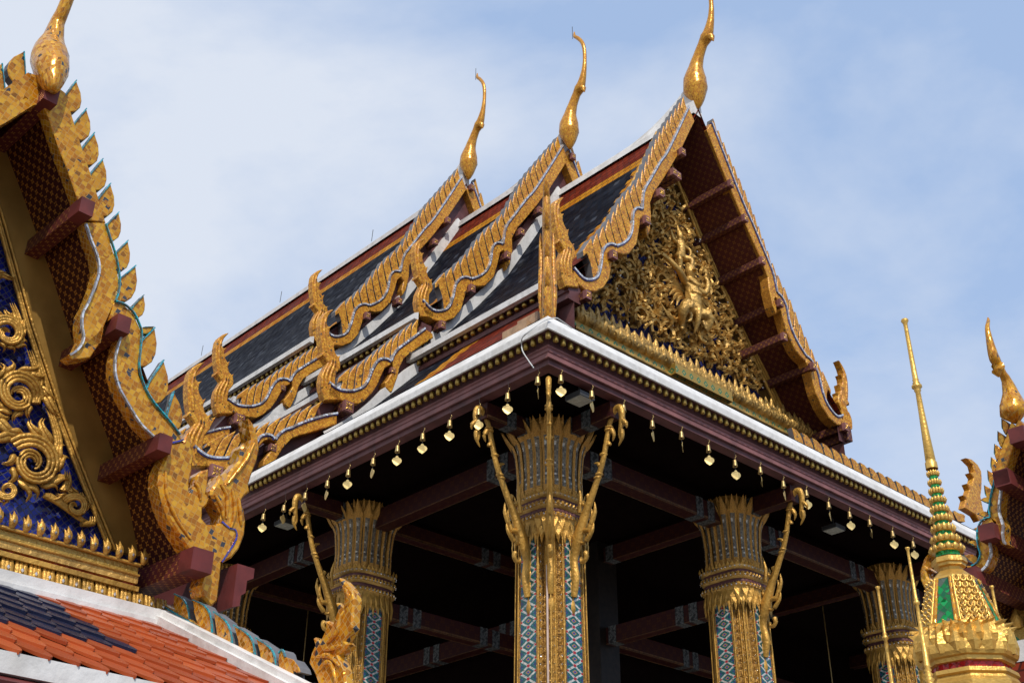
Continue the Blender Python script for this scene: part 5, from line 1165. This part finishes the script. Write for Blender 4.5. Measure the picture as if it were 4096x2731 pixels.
for j in range(22):      # upright lotus leaves with a crystal each
    v = vR + .02 - j * st; z = za + .01; mb = MB()
    for sc, dx in ((1, 0), (.8, -.035), (.8, .035)):
        P = [lf(v + dx * t, z + t * .17 * sc, UL - .01 - .03 * math.sin(t * 3) + .02 * t) for t in (0, .25, .5, .75, 1)]
        tube(mb, P, [.024 * sc, .036 * sc, .032 * sc, .018 * sc, .002], 6, (L.U, .6))
    o = mb.build('lotus_leaf', M_gilt, gate)
    mb = MB(); c = lf(v, z + .055, UL - .055); a = .016; e = [L.V * a, np.array([0, 0, a * 1.2]), -L.V * a, np.array([0, 0, -a * 1.2])]
    for i in range(4): mb.face([c + e[i], c + e[(i + 1) % 4], c - L.U * .012])
    mb.build('crystal', M_glass, o, fix=False)
hz = za - h_ * 1.05
for j in range(24):      # hanging lotus drops
    v = vR2 - .02 - j * st * .98; mb = MB(); d = (hz - zt_) * .98
    for sc, dx in ((1, 0), (.85, -.04), (.85, .04)):
        P = [lf(v + dx * (1 - t * .6), hz - t * d, UL + .02 - .03 * math.sin(t * 3)) for t in (0, .2, .45, .7, 1)]
        tube(mb, P, [.018, .034 * sc, .042 * sc, .030 * sc, .006], 6, (L.U, .6))
    o = mb.build('lotus_drop', M_gilt, gate)
    mb = MB(); c = lf(v, hz - d * .35, UL - .04); a = .017
    e = [L.V * a, np.array([0, 0, a * 1.2]), -L.V * a, np.array([0, 0, -a * 1.2])]
    for i in range(4): mb.face([c + e[i], c + e[(i + 1) % 4], c - L.U * .012])
    mb.build('crystal', M_glass, o, fix=False)
# lower roof: white ridge, hip, fish-scale glazed tiles, eave board
UR = .45
rA = L.onu(*e2((0, 1125))[0], UR); rB = L.onu(*e2((695, 1298))[0], UR); zr_ = (rA[2] + rB[2]) / 2; vH = rB[1]
hB = L.onv(*dp((640, 1572))[0], vH)
dn = np.array([hB[0] - UR, hB[2] - zr_]); 
dn = dn / np.linalg.norm(dn); DN = L.U * dn[0] + np.array([0, 0, dn[1]]); NRM = np.cross(L.V, DN); NRM = NRM if NRM[2] > 0 else -NRM
R0 = L.w(UR, vH, zr_ - .03)
def rp(v, d, h=0): return R0 + L.V * v + DN * d + NRM * h          # roof coordinates: v left is negative, d down the slope
def solve_d(px):
    d = ray(*px); t = ((R0 - CAM) @ NRM) / (d @ NRM); P = CAM + d * t - R0; return float(P @ L.V), float(P @ DN)
dE = solve_d(e2((0, 1425))[0])[1]; nr = 9; rs = dE / nr; tw = .200
nv = solve_d(e2((250, 1215))[0])[0], solve_d(e2((605, 1415))[0])
mb = MB(); mb.face([rp(-7, 0, -.02), rp(.06, 0, -.02), rp(.06, dE, -.02), rp(-7, dE, -.02)], fix_uv if False else None); mb.build('roof_deck', M_redpaint, gate, fix=False)
mo, mn = MB(), MB(); vn = (nv[0] + nv[1][0]) / 2; dnv = nv[1][1] + .02
prof_t = [(-.5, 0), (-.5, .46), (-.47, .58), (-.40, .71), (-.29, .83), (-.15, .94), (0, 1.0), (.15, .94), (.29, .83), (.40, .71), (.47, .58), (.5, .46), (.5, 0)]
for r_ in range(nr):
    for c_ in range(-36, 2):
        v = c_ * tw + (tw / 2 if r_ % 2 else 0)
        if v > -.02 or v < -6.2: continue
        d0 = r_ * rs - rs * .75; navy = v + tw * .75 < vn and d0 + rs < dnv + rs * .3
        m = mn if navy else mo; jx = random.uniform(-.004, .004); jh = random.uniform(-.004, .006); ln = rs * 2.0
        pts = [(v + jx + a * tw * .985, d0 + b * ln) for a, b in prof_t]; top = [rp(a, b, .004 + .024 * ((b - d0) / ln) + jh + .010 * math.cos((a - v) / tw * 3.1)) for a, b in pts]; bot = [rp(a, b, -.010 + .024 * ((b - d0) / ln) + jh) for a, b in pts]
        uid = (c_ * 3 + .5, r_ * 5 + .5)
        m.face(top, [uid] * len(top))
        for i in range(1, len(top) - 2): m.face([top[i], top[i + 1], bot[i + 1], bot[i]], [uid] * 4)
mo.build('orange_tiles', M_otile, gate); mn.build('navy_tiles', M_ntile, gate)
mb = MB(); beam(mb, L.w(UR, vH - 7, zr_ + .02), L.w(UR, vH + .05, zr_ + .02), L.U * .07, np.array([0, 0, .075])); beam(mb, L.w(UR - .05, vH - 7, zr_ - .05), L.w(UR - .05, vH + .05, zr_ - .05), L.U * .06, np.array([0, 0, .03])); mb.build('ridge_coping', M_white, gate)
mb = MB(); beam(mb, rp(.05, -.10, .06), rp(.05, dE + 1.3, .06), L.V * .065, NRM * .075); beam(mb, rp(-.03, -.05, .05), rp(-.03, dE + 1.3, .05), L.V * .05, NRM * .035); mb.build('hip_coping', M_white, gate)
mb = MB(); 
p0 = solve_d(e2((0, 1428))[0]); 
for (a0, hh_, off) in ((dE + .03, .13, 0),):
    beam(mb, rp(-7, a0, .0) - np.array([0, 0, hh_ / 2]), rp(.0, a0, .0) - np.array([0, 0, hh_ / 2]), L.U * .05, np.array([0, 0, hh_ / 2]))
mb.build('eave_board', M_white, gate)
mb = MB(); beam(mb, rp(-7, dE + .12, -.30), rp(.0, dE + .12, -.30), DN * .10, NRM * .18); mb.build('eave_soffit', M_redpaint, gate)
# the row of mosaic teeth, scroll and flame along the hip
VT = vH + .16
e3 = lambda *p: cp(900, 1800, .59367, *p)
GV = lambda pts: L.gv(pts, VT); lv = lambda a, b, t: L.w(a, t, b)
mb = MB(); pa, pb = GV(e3((-300, 1105), (520, 1600)));
dd_ = np.array(pb) - np.array(pa); dd_ /= np.linalg.norm(dd_); nn = np.array([-dd_[1], dd_[0]]); nn = nn if nn[1] > 0 else -nn
ext(mb, [tuple(np.array(pa) - nn * .10 - dd_ * .3), tuple(np.array(pb) - nn * .10 + dd_ * .6), tuple(np.array(pb) + nn * .02 + dd_ * .6), tuple(np.array(pa) + nn * .02 - dd_ * .3)], VT - .06, VT + .08, lv, None); hb = mb.build('hip_board', M_gold_flame, gate)
mb = MB(); ribbon(mb, [tuple(np.array(pa) + nn * .0 - dd_ * .3), tuple(np.array(pb) + dd_ * .6)], .018, 0, VT + .07, VT + .09, lv); ribbon(mb, [tuple(np.array(pa) + nn * .0 - dd_ * .3), tuple(np.array(pb) + dd_ * .6)], .018, 0, VT - .07, VT - .05, lv); mb.build('teal_line', M_teal, hb)
for pl in (((-310, 975), (-250, 1010), (-215, 1080), (-205, 1180), (-290, 1130), (-320, 1050)), ((-185, 1015), (-110, 1050), (-65, 1120), (-55, 1240), (-150, 1195), (-180, 1100)), ((-45, 1095), (35, 1155), (75, 1240), (78, 1345), (-15, 1310), (-32, 1200)), ((90, 1185), (180, 1240), (225, 1310), (238, 1440), (130, 1390), (118, 1290)), ((240, 1270), (330, 1330), (370, 1400), (380, 1530), (280, 1470), (266, 1370)), ((395, 1375), (415, 1350), (430, 1365), (440, 1400), (490, 1415), (530, 1470), (538, 1500), (512, 1505), (488, 1492), (500, 1600), (415, 1570), (400, 1500), (390, 1430))):
    pg = GV(e3(*pl)); mb = MB(); ext(mb, pg, VT - .05, VT + .07, lv, 1, ch=.006); o = mb.build('hip_tooth', [M_gold_flame, M_grey], hb)
    mb = MB(); ribbon(mb, bez(pg[:4], 3), .012, 0, VT - .060, VT - .045, lv); mb.build('teal_edge', M_teal, o)
pg = GV(e3((788, 862), (820, 882), (860, 925), (888, 965), (896, 1010), (885, 1100), (880, 1200), (832, 1290), (856, 1312), (830, 1350), (785, 1382), (830, 1480), (838, 1600), (830, 1700), (650, 1700), (655, 1590), (622, 1500), (588, 1440), (605, 1370), (628, 1320), (614, 1272), (630, 1264), (665, 1290), (700, 1215), (700, 1180), (688, 1158), (715, 1152), (748, 1178), (782, 1085), (768, 1032), (795, 1032), (820, 1052), (826, 990), (806, 925)))
mb = MB(); ext(mb, pg, VT - .04, VT + .04, lv, None, ch=.015)
for g_ in (((640, 1400), (700, 1390), (745, 1400), (800, 1460)), ((660, 1490), (700, 1440), (740, 1440), (770, 1520), (775, 1600)), ((720, 1300), (780, 1240), (800, 1160), (830, 1090)), ((840, 1060), (862, 1000), (838, 940)), ((700, 1350), (760, 1340), (815, 1320))):
    q_ = bez(GV(e3(*g_)), 4); 
    for sgn_ in (VT - .043, VT + .043): tube(mb, [lv(a, b, sgn_) for a, b in q_], [.010 + .014 * math.sin(math.pi * j / (len(q_) - 1)) for j in range(len(q_))], 6)
mb.build('flame_finial', M_gold_flame, gate)
# body of the pavilion under its roofs
zg = rp(0, dE, 0)[2] - .35
mb = MB(); boxw(mb, L.w(3.6, vH - 3.0, (zr_ - .1) / 2), (L.U, L.V, (0, 0, 1)), (2.9, 2.85, (zr_ - .1) / 2)); mb.build('wall', M_redpaint, gate)

# ================================================================== FAR GATE PAVILION (right)
rf = lambda a, b, t: Rf.w(t, a, b)
gate2 = thing('gate_pavilion', 'gate pavilion partly hidden behind the gilded spire, dark maroon soffit and smaller gold mosaic finial', 'pavilion', tuple(Rf.w(3, -3, 0)))
f3c = lambda *p: cp(3500, 1200, .5103, *p); f4 = lambda *p: cp(3400, 1900, .53, *p)
GR = lambda pts: Rf.gu(pts, 0.0)
apr = Rf.onu(*f3c((1105, 985))[0], 0); VR = apr[1]
ro1 = f3c((1065, 955), (1020, 1080), (980, 1180), (950, 1290), (940, 1370)); ri1 = f3c((1010, 1385), (1060, 1215), (1095, 1110), (1150, 1010))
ro2 = f3c((940, 1372), (930, 1450), (905, 1560)) + f4((1100, 40), (1070, 130), (1052, 250), (1060, 322)); ri2 = f4((1098, 350), (1105, 420), (1115, 480), (1140, 522), (1190, 520), (1165, 500), (1155, 440), (1162, 380), (1130, 280), (1135, 180), (1152, 80)) + f3c((1000, 1440),)
ro3 = f4((1062, 318), (1000, 342), (962, 420), (965, 520), (985, 600), (960, 660), (915, 685), (880, 680)); ri3 = f4((880, 740), (970, 742), (1030, 690), (1068, 600), (1060, 520), (1040, 440), (1050, 395), (1100, 400))
mb = MB()
for pl in (ro1 + ri1, ro2 + ri2, ro3 + ri3): ext(mb, GR(pl), 0, .2, rf, 1, ch=.01)
bgR = mb.build('bargeboard', [M_gold_big, M_gold_flame], gate2)
mb = MB()
for pl in (f3c((945, 1372), (933, 1450), (908, 1560)) + f4((1100, 40), (1072, 130), (1055, 250), (1062, 318)), f4((1062, 318), (1000, 342), (965, 420), (968, 520), (987, 600), (962, 660), (920, 685))): mb = MB(); ribbon(mb, bez(GR(pl), 4), .016, 0, -.03, 0, rf); mb.build('teal_line', M_teal, bgR)
mb = MB()
for pl in (f4((1150, 80), (1136, 180), (1131, 280), (1160, 380), (1156, 440), (1168, 505), (1190, 520)), f4((1040, 440), (1060, 520), (1068, 600), (1030, 690), (970, 742))): mb = MB(); ribbon(mb, bez(GR(pl), 4), .03, 0, -.03, 0, rf); mb.build('bead_line', M_silver, bgR)
mb = MB(); rl = GR(ro1 + ri1); ext(mb, [(2 * VR - a, b) for a, b in rl], 0, .2, rf, 1); mb.build('bargeboard', [M_gold_big, M_gold_flame], gate2)
rt = f3c((985, 922), (955, 1022), (930, 1122), (903, 1225), (874, 1328), (848, 1445)) + f4((970, 180), (945, 285), (918, 400), (880, 500), (848, 600))
rb = f3c((1030, 1020), (995, 1120), (965, 1225), (940, 1330), (925, 1430), (900, 1540)) + f4((1060, 180), (1040, 290), (975, 400), (955, 510), (960, 640))
for t_, b_ in zip(rt, rb): fin_tooth(GR([t_])[0], GR([b_])[0], None, rf, -1, bgR, MATL, 1.15, .03, .16)
cR = f3c((1112, 968), (1100, 930), (1088, 890), (1080, 830), (1062, 730), (1030, 630), (1000, 575), (978, 530), (940, 465), (918, 400), (893, 290), (881, 215), (888, 160), (884, 135))
rR_ = [8, 48, 82, 78, 48, 30, 24, 24, 32, 28, 19, 14, 10, 2]
mb, raw = finial(Rf, VR, cR, [r * .5103 * 1.28 for r in rR_], gate2, M_gold_big, None, 1.0, 5)
bk = [Rf.onv(x, y, VR) for x, y in f3c((965, 520), (955, 560), (975, 600))]; tube(mb, [Rf.w(*q) for q in bk], [.09, .07, .02], 8); mb.build('roof_finial', M_gold_big, gate2)
PR = [(apr[1], apr[2] + .15)] + GR(f3c((960, 1330),) + f4((1040, 100), (960, 420), (890, 690), (760, 900)))
for Q in (PR, [(2 * VR - a, b) for a, b in PR]):
    mb = MB(); rows = [[rf(a, b + .0, .12), rf(a, b + .0, 7)] for a, b in Q]; s_ = cum(Q); mb.grid(rows, [[(0, t), (7, t)] for t in s_]); mb.build('roof_slope', M_roof, gate2, fix=False, attr=50.0)
mb = MB()
for Q in (PR, [(2 * VR - a, b) for a, b in PR]):
    rows = [[rf(a, b - .14, .05), rf(a, b - .14, 1.6)] for a, b in Q]; s_ = cum(Q); mb.grid(rows, [[(0, t), (1.6, t)] for t in s_])
mb.build('gable_soffit', M_soffit_near, gate2, fix=False)
def purlr(px, hw):
    q = Rf.onu(px[0], px[1], -.12); mb = MB(); beam(mb, Rf.w(-.08, q[1], q[2]), Rf.w(1.5, q[1], q[2]), Rf.V * hw, np.array([0, 0, hw])); o = mb.build('purlin', M_purlin_near, gate2)
    mb = MB(); boxw(mb, Rf.w(-.06, q[1], q[2]), (Rf.U, Rf.V, (0, 0, 1)), (.10, hw * 1.05, hw * 1.05)); mb.build('purlin_end', M_redpaint, o)
for px in f3c((1120, 1060), (1005, 1400)) + f4((1150, 20), (1040, 430), (915, 760)): purlr(px, .10)
gr = lambda pts, u=1.5: Rf.gu(pts, u)
mb = MB(); ext(mb, gr(f4((1420, -300), (1420, 1300), (1100, 1180), (1160, 1010), (1300, 640), (1400, 200))), 1.62, 1.8, rf); mb.build('pediment_ground', M_bluefield, gate2)
mb = MB(); ext(mb, gr(f4((1420, -100), (1420, 320), (1313, 640), (1200, 940), (1130, 1140), (1085, 1120), (1150, 900), (1230, 560), (1330, 150))), 1.5, 1.6, rf); mb.build('rake_plank', M_plank, gate2)
mb = MB()
for c, r in (((1290, 1020), .28), ((1220, 1060), .2), ((1310, 860), .24), ((1260, 960), .2)):
    (a, b), = gr(f4(c)); scroll(mb, rf, (a, b), r, 1.0, 1.4, 1, .05, 1.6, .12, 7, random.Random(3))
mb.build('pediment_carving', M_gilt, gate2, fix=False)
(q0,), (q1,) = gr(f4((1140, 1180)), 1.1), gr(f4((1160, 1300)), 1.1)
mb = MB(); ext(mb, [(q0[0] + .1, q1[1] - .05), (q0[0] - 5, q1[1] - .05), (q0[0] - 5, q0[1]), (q0[0] + .1, q0[1])], 1.1, 1.6, rf); mb.build('pediment_ledge', M_greengold, gate2)
for j in range(12):
    v = q0[0] - .05 - j * .21; mb = MB()
    tube(mb, [rf(v, q0[1] + t * .26, 1.08 - .04 * math.sin(3 * t)) for t in (0, .3, .6, 1)], [.06, .08, .05, .005], 6); mb.build('lotus_leaf', M_gilt, gate2); mb = MB(); tube(mb, [rf(v, q1[1] - t * .34, 1.08 - .04 * math.sin(3 * t)) for t in (0, .3, .6, 1)], [.04, .07, .06, .01], 6); mb.build('lotus_drop', M_gilt, gate2)
(w0,), (w1,) = gr(f4((1200, 1280)), .8), gr(f4((1250, 1430)), .8)
mb = MB(); beam(mb, rf(w0[0] + .4, (w0[1] + w1[1]) / 2, .8), rf(w0[0] - 5, (w0[1] + w1[1]) / 2, .8), Rf.U * .12, np.array([0, 0, (w0[1] - w1[1]) / 2])); mb.build('ridge_coping', M_white, gate2)
mb = MB(); mb.face([rf(w0[0] + .4, w1[1] + .05, .75), rf(w0[0] - 5, w1[1] + .05, .75), rf(w0[0] - 5, w1[1] - 1.5, -.8), rf(w0[0] + .4, w1[1] - 1.5, -.8)], [(0, 0), (5, 0), (5, 2.2), (0, 2.2)]); mb.build('lower_roof', M_roof, gate2, fix=False, attr=50.0)
mb = MB(); boxw(mb, Rf.w(4.6, VR, 2.4), (Rf.U, Rf.V, (0, 0, 1)), (2.9, 2.6, 2.4)); mb.build('wall', M_redpaint, gate2)
pl = GR(f4((590, 588), (555, 630), (525, 720), (530, 790), (560, 860), (620, 870), (610, 800), (580, 760), (572, 720), (606, 712), (585, 690), (565, 680), (570, 640)))
mb = MB(); ext(mb, pl, .0, .2, rf, None, ch=.02); mb.build('flame_finial', M_gold_flame, gate2)

# ================================================================== GILDED SPIRE (small stupa) at the right
sx_, sy_ = 3792.0, 2222.0
d = ray(sx_, sy_); t_ = 12.5 / np.linalg.norm(d[:2]); SP = CAM + d * t_; BX = np.array([SP[0], SP[1], 0.0])
def sz(y):      # height on the spire's axis at source row y
    lo, hi = 1.0, 14.0
    for _ in range(40):
        m_ = (lo + hi) / 2; P = BX + np.array([0, 0, m_]) - CAM; yy = IMG_H / 2 - F_PX * (P @ UPV) / (P @ FWD)
        if yy > y: lo = m_
        else: hi = m_
    return lo
def sr(px, z): P = BX + np.array([0, 0, z]) - CAM; return px * float(P @ FWD) / F_PX
spire = thing('gilded_spire', 'slender gilded stupa spire with lotus rings and green glass panels before the porch', 'stupa', tuple(BX))
def lp(pts): return [(sr(r, sz(y)), sz(y)) for r, y in pts]
PH = math.atan2(-(BX - CAM)[1], -(BX - CAM)[0]) + RAD(24)      # direction the front face looks
mb = MB(); lathe(mb, BX, lp([(3, 1278), (13, 1278), (15, 1284), (9, 1294), (8, 1310), (9, 1400), (11, 1515), (13, 1520), (10, 1526), (15, 1532), (10, 1538), (20, 1542), (20, 1550), (12, 1556), (14, 1562), (10, 1570), (12, 1650), (16, 1750), (20, 1840), (18, 1843), (23, 1850), (24, 1876)]), 20); mb.build('spire_needle', M_giltbright, spire)
rings = [(1885, 1908, 27), (1920, 1944, 29), (1954, 1980, 32), (1990, 2016, 36), (2026, 2054, 40), (2064, 2092, 46), (2102, 2134, 52), (2146, 2176, 62), (2186, 2216, 74)]
rings = [(a - 1, b - 3, r) for a, b, r in rings]
for y0, y1, r in rings:
    za_, zb2 = sz(y0), sz(y1); R_ = sr(r, (za_ + zb2) / 2) * .86; h = za_ - zb2; mb = MB()
    lathe(mb, BX, [(R_ * .70, za_ - h * .05), (R_ * .86, za_ - h * .3), (R_ * .98, zb2 + h * .35), (R_ * .92, zb2 + h * .05), (R_ * .7, zb2)], 28)
    n = 14
    for k in range(n):
        a0 = 2 * math.pi * k / n; e = np.array([math.cos(a0), math.sin(a0), 0]); tx = np.array([-e[1], e[0], 0]); w_ = math.pi * R_ / n * .95
        pts = [BX + e * R_ * .93 + np.array([0, 0, zb2 + h * .08]), BX + e * R_ * 1.05 + np.array([0, 0, zb2 + h * .5]), BX + e * R_ * 1.0 + np.array([0, 0, za_ - h * .22]), BX + e * R_ * 1.04 + np.array([0, 0, za_ - h * .06])]
        tube(mb, pts, [w_ * .8, w_ * 1.05, w_ * .65, w_ * .05], 6, (e, .45))
    o = mb.build('lotus_ring', M_giltbright, spire)
    mb = MB(); lathe(mb, BX, [(R_ * .74, zb2 + .01), (R_ * .76, zb2 - sr(15, zb2) * 1.2)], 24); mb.build('green_band', M_greenband, o)
def poly8(R_, z, tw=.0, k=.80):
    """redented plan: four broad faces, recessed corners"""
    out = []
    for q in range(4):
        for a, f in ((-23, 1.0), (23, 1.0), (29, .975), (61, .975)): 
            th = PH + RAD(a + 90 * q); out.append(BX + np.array([math.cos(th) * R_ * f, math.sin(th) * R_ * f, z]))
    return out
def loft(mb, secs):
    rows = []; uvs = []
    for R_, z in secs:
        p = poly8(R_, z); rows.append(p); acc = [0]
        for i in range(len(p)): acc.append(acc[-1] + float(np.linalg.norm(p[(i + 1) % len(p)] - p[i])))
        uvs.append([(a, z) for a in acc])
    mb.grid(rows, uvs, False, True)
def ls(pts): return [(sr(r, sz(y)), sz(y)) for r, y in pts]
mb = MB(); loft(mb, ls([(40, 2232), (66, 2238), (70, 2258), (62, 2262), (62, 2272), (48, 2276), (46, 2288), (58, 2292), (66, 2300), (82, 2314), (92, 2322), (98, 2332)])); mb.build('cornice', M_giltbright, spire)
ybt, ybb = 2330, 2522
mb = MB(); mg = MB()
s0, s1 = ls([(96, ybt), (160, ybb)]); pT, pB = poly8(*s0), poly8(*s1); n = 16
for i in range(16):
    a, b, c, e = pB[i], pB[(i + 1) % n], pT[(i + 1) % n], pT[i]; wdt = float(np.linalg.norm(b - a)); hgt = s0[1] - s1[1]
    m = mg if i % 4 == 2 else mb; m.face([a, b, c, e], [(0, 0), (wdt, 0), (wdt * .7, hgt), (0, hgt)])
    if i % 4 == 2:      # orange mosaic jambs round the green panel
        pass
mb.build('spire_body', M_giltbright, spire); mg.build('green_panel', M_green, spire, fix=True)
mj = MB()
for i in (2, 6, 10, 14):
    for A, B in ((pB[i], pT[i]), (pB[(i + 1) % n], pT[(i + 1) % n])): tube(mj, [A, B], .018, 6)
mj.build('panel_jamb', M_gold_flame, spire)
mc = MB(); mcr = MB()
for i in (0, 4, 8, 12):     # carved drops down each broad face
    for col_ in (.16, .5, .84):
        for r_ in range(7):
            f = (r_ + .5) / 7; A = pB[i] + (pT[i] - pB[i]) * f; B = pB[i + 1] + (pT[i + 1] - pB[i + 1]) * f; c = A + (B - A) * col_; nv_ = np.cross(B - A, pT[i] - pB[i]); nv_ /= np.linalg.norm(nv_); nv_ = nv_ if nv_ @ (c - BX) > 0 else -nv_
            k_ = np.linalg.norm(B - A) * .13
            tx = (B - A) / np.linalg.norm(B - A); up_ = np.array([0, 0, 1.0])
            pts = [c + tx * math.cos(a) * k_ + up_ * math.sin(a) * k_ * 1.0 + nv_ * (.012) for a in [RAD(140 + j * 26) for j in range(11)]]
            tube(mc, pts, [.006, .010, .013, .015, .016, .016, .016, .015, .013, .010, .006], 6); tube(mc, [c + nv_ * .0 + up_ * k_ * .6, c + nv_ * .03 + up_ * k_ * 1.2], [.02, .006], 6)
            o_ = c + nv_ * .035; a_ = k_ * .30; ee = [tx * a_, up_ * a_ * 1.2, -tx * a_, -up_ * a_ * 1.2]
            for q in range(4): mcr.face([c + nv_ * .008 + ee[q], c + nv_ * .008 + ee[(q + 1) % 4], o_])
    for sd_ in (0, 1): tube(mc, [pB[i + sd_], pT[i + sd_]], .016, 6)
mc.build('carved_drops', M_giltbright, spire, fix=False); mcr.build('crystals', M_glass, spire, fix=False)
mb = MB(); loft(mb, ls([(160, 2518), (172, 2524), (176, 2534), (170, 2545), (176, 2570), (192, 2610), (196, 2640), (190, 2656), (176, 2660), (176, 2676), (150, 2680)]))
for ring, (yy, rr_, n_, hgt, off) in enumerate(((2646, 192, 18, .30, 0), (2606, 184, 18, .22, .5))):
    z = sz(yy); 
    for k in range(n_):
        th = 2 * math.pi * (k + off) / n_; lob = math.cos(4 * (th - PH)) ; R_ = sr(rr_, z) * (.985 + .015 * lob); e = np.array([math.cos(th), math.sin(th), 0]); tx = np.array([-e[1], e[0], 0]); w_ = math.pi * R_ / n_ * 1.15
        c = BX + np.array([0, 0, z]); rows = []
        for f, wf, do in ((0, 1.0, .0), (.3, 1.15, .02), (.6, 1.0, .005), (.85, .5, -.005), (1, .02, .01)):
            rows.append([c + e * (R_ * .955 + do - .045) - tx * w_ * wf + np.array([0, 0, f * hgt]), c + e * (R_ * .955 + do + .035 + .03 * (f > .9)) + np.array([0, 0, f * hgt]), c + e * (R_ * .955 + do - .045) + tx * w_ * wf + np.array([0, 0, f * hgt])])
        mb.grid(rows, None, False)
mb.build('lotus_base', M_giltbright, spire, fix=False)
mb = MB(); loft(mb, ls([(160, 2676), (160, 2712)])); mb.build('red_band', M_redband, spire)
mb = MB(); loft(mb, ls([(150, 2706), (182, 2706), (186, 2722), (176, 2730), (182, 2742), (200, 2760), (200, 2900)])); zb5 = ls([(200, 2900)])[0]; loft(mb, [(zb5[0], zb5[1]), (zb5[0] * 1.25, 0)]); mb.build('pedestal', M_giltbright, spire)
def needle(px, dist, lens, nm='corner_spire'):
    """small gilt spire on the same base"""
    d = ray(*px[0]); t_ = dist / np.linalg.norm(d[:2]); P0 = CAM + d * t_; bx = np.array([P0[0], P0[1], 0]); zt = P0[2]; k = float((P0 - CAM) @ FWD) / F_PX
    mb = MB(); lathe(mb, bx, [(0, zt), (9 * k, zt), (9.5 * k, zt - 5 * k), (5.5 * k, zt - 12 * k), (5.5 * k, zt - 30 * k), (6.5 * k, zt - lens[0] * k), (9 * k, zt - (lens[0] + 4) * k), (7 * k, zt - (lens[0] + 10) * k), (12 * k, zt - (lens[0] + 18) * k), (12 * k, zt - (lens[0] + 26) * k), (7 * k, zt - (lens[0] + 32) * k), (7.5 * k, zt - (lens[0] + 60) * k), (11 * k, zt - lens[1] * k)] + [(r * k, zt - (lens[1] + y) * k) for y, r in ((4, 14), (10, 9), (18, 15), (26, 10), (34, 17), (44, 11), (54, 20), (66, 13), (78, 24), (92, 16), (106, 30), (130, 22), (400, 50))] + [(.35, 0)], 14)
    return mb.build(nm, M_giltbright, spire)
needle(f4((433, 545)), 11.6, (205, 470)); needle(f4((208, 840)), 12.2, (185, 520)); needle(f4((1068, 835)), 12.9, (175, 460))
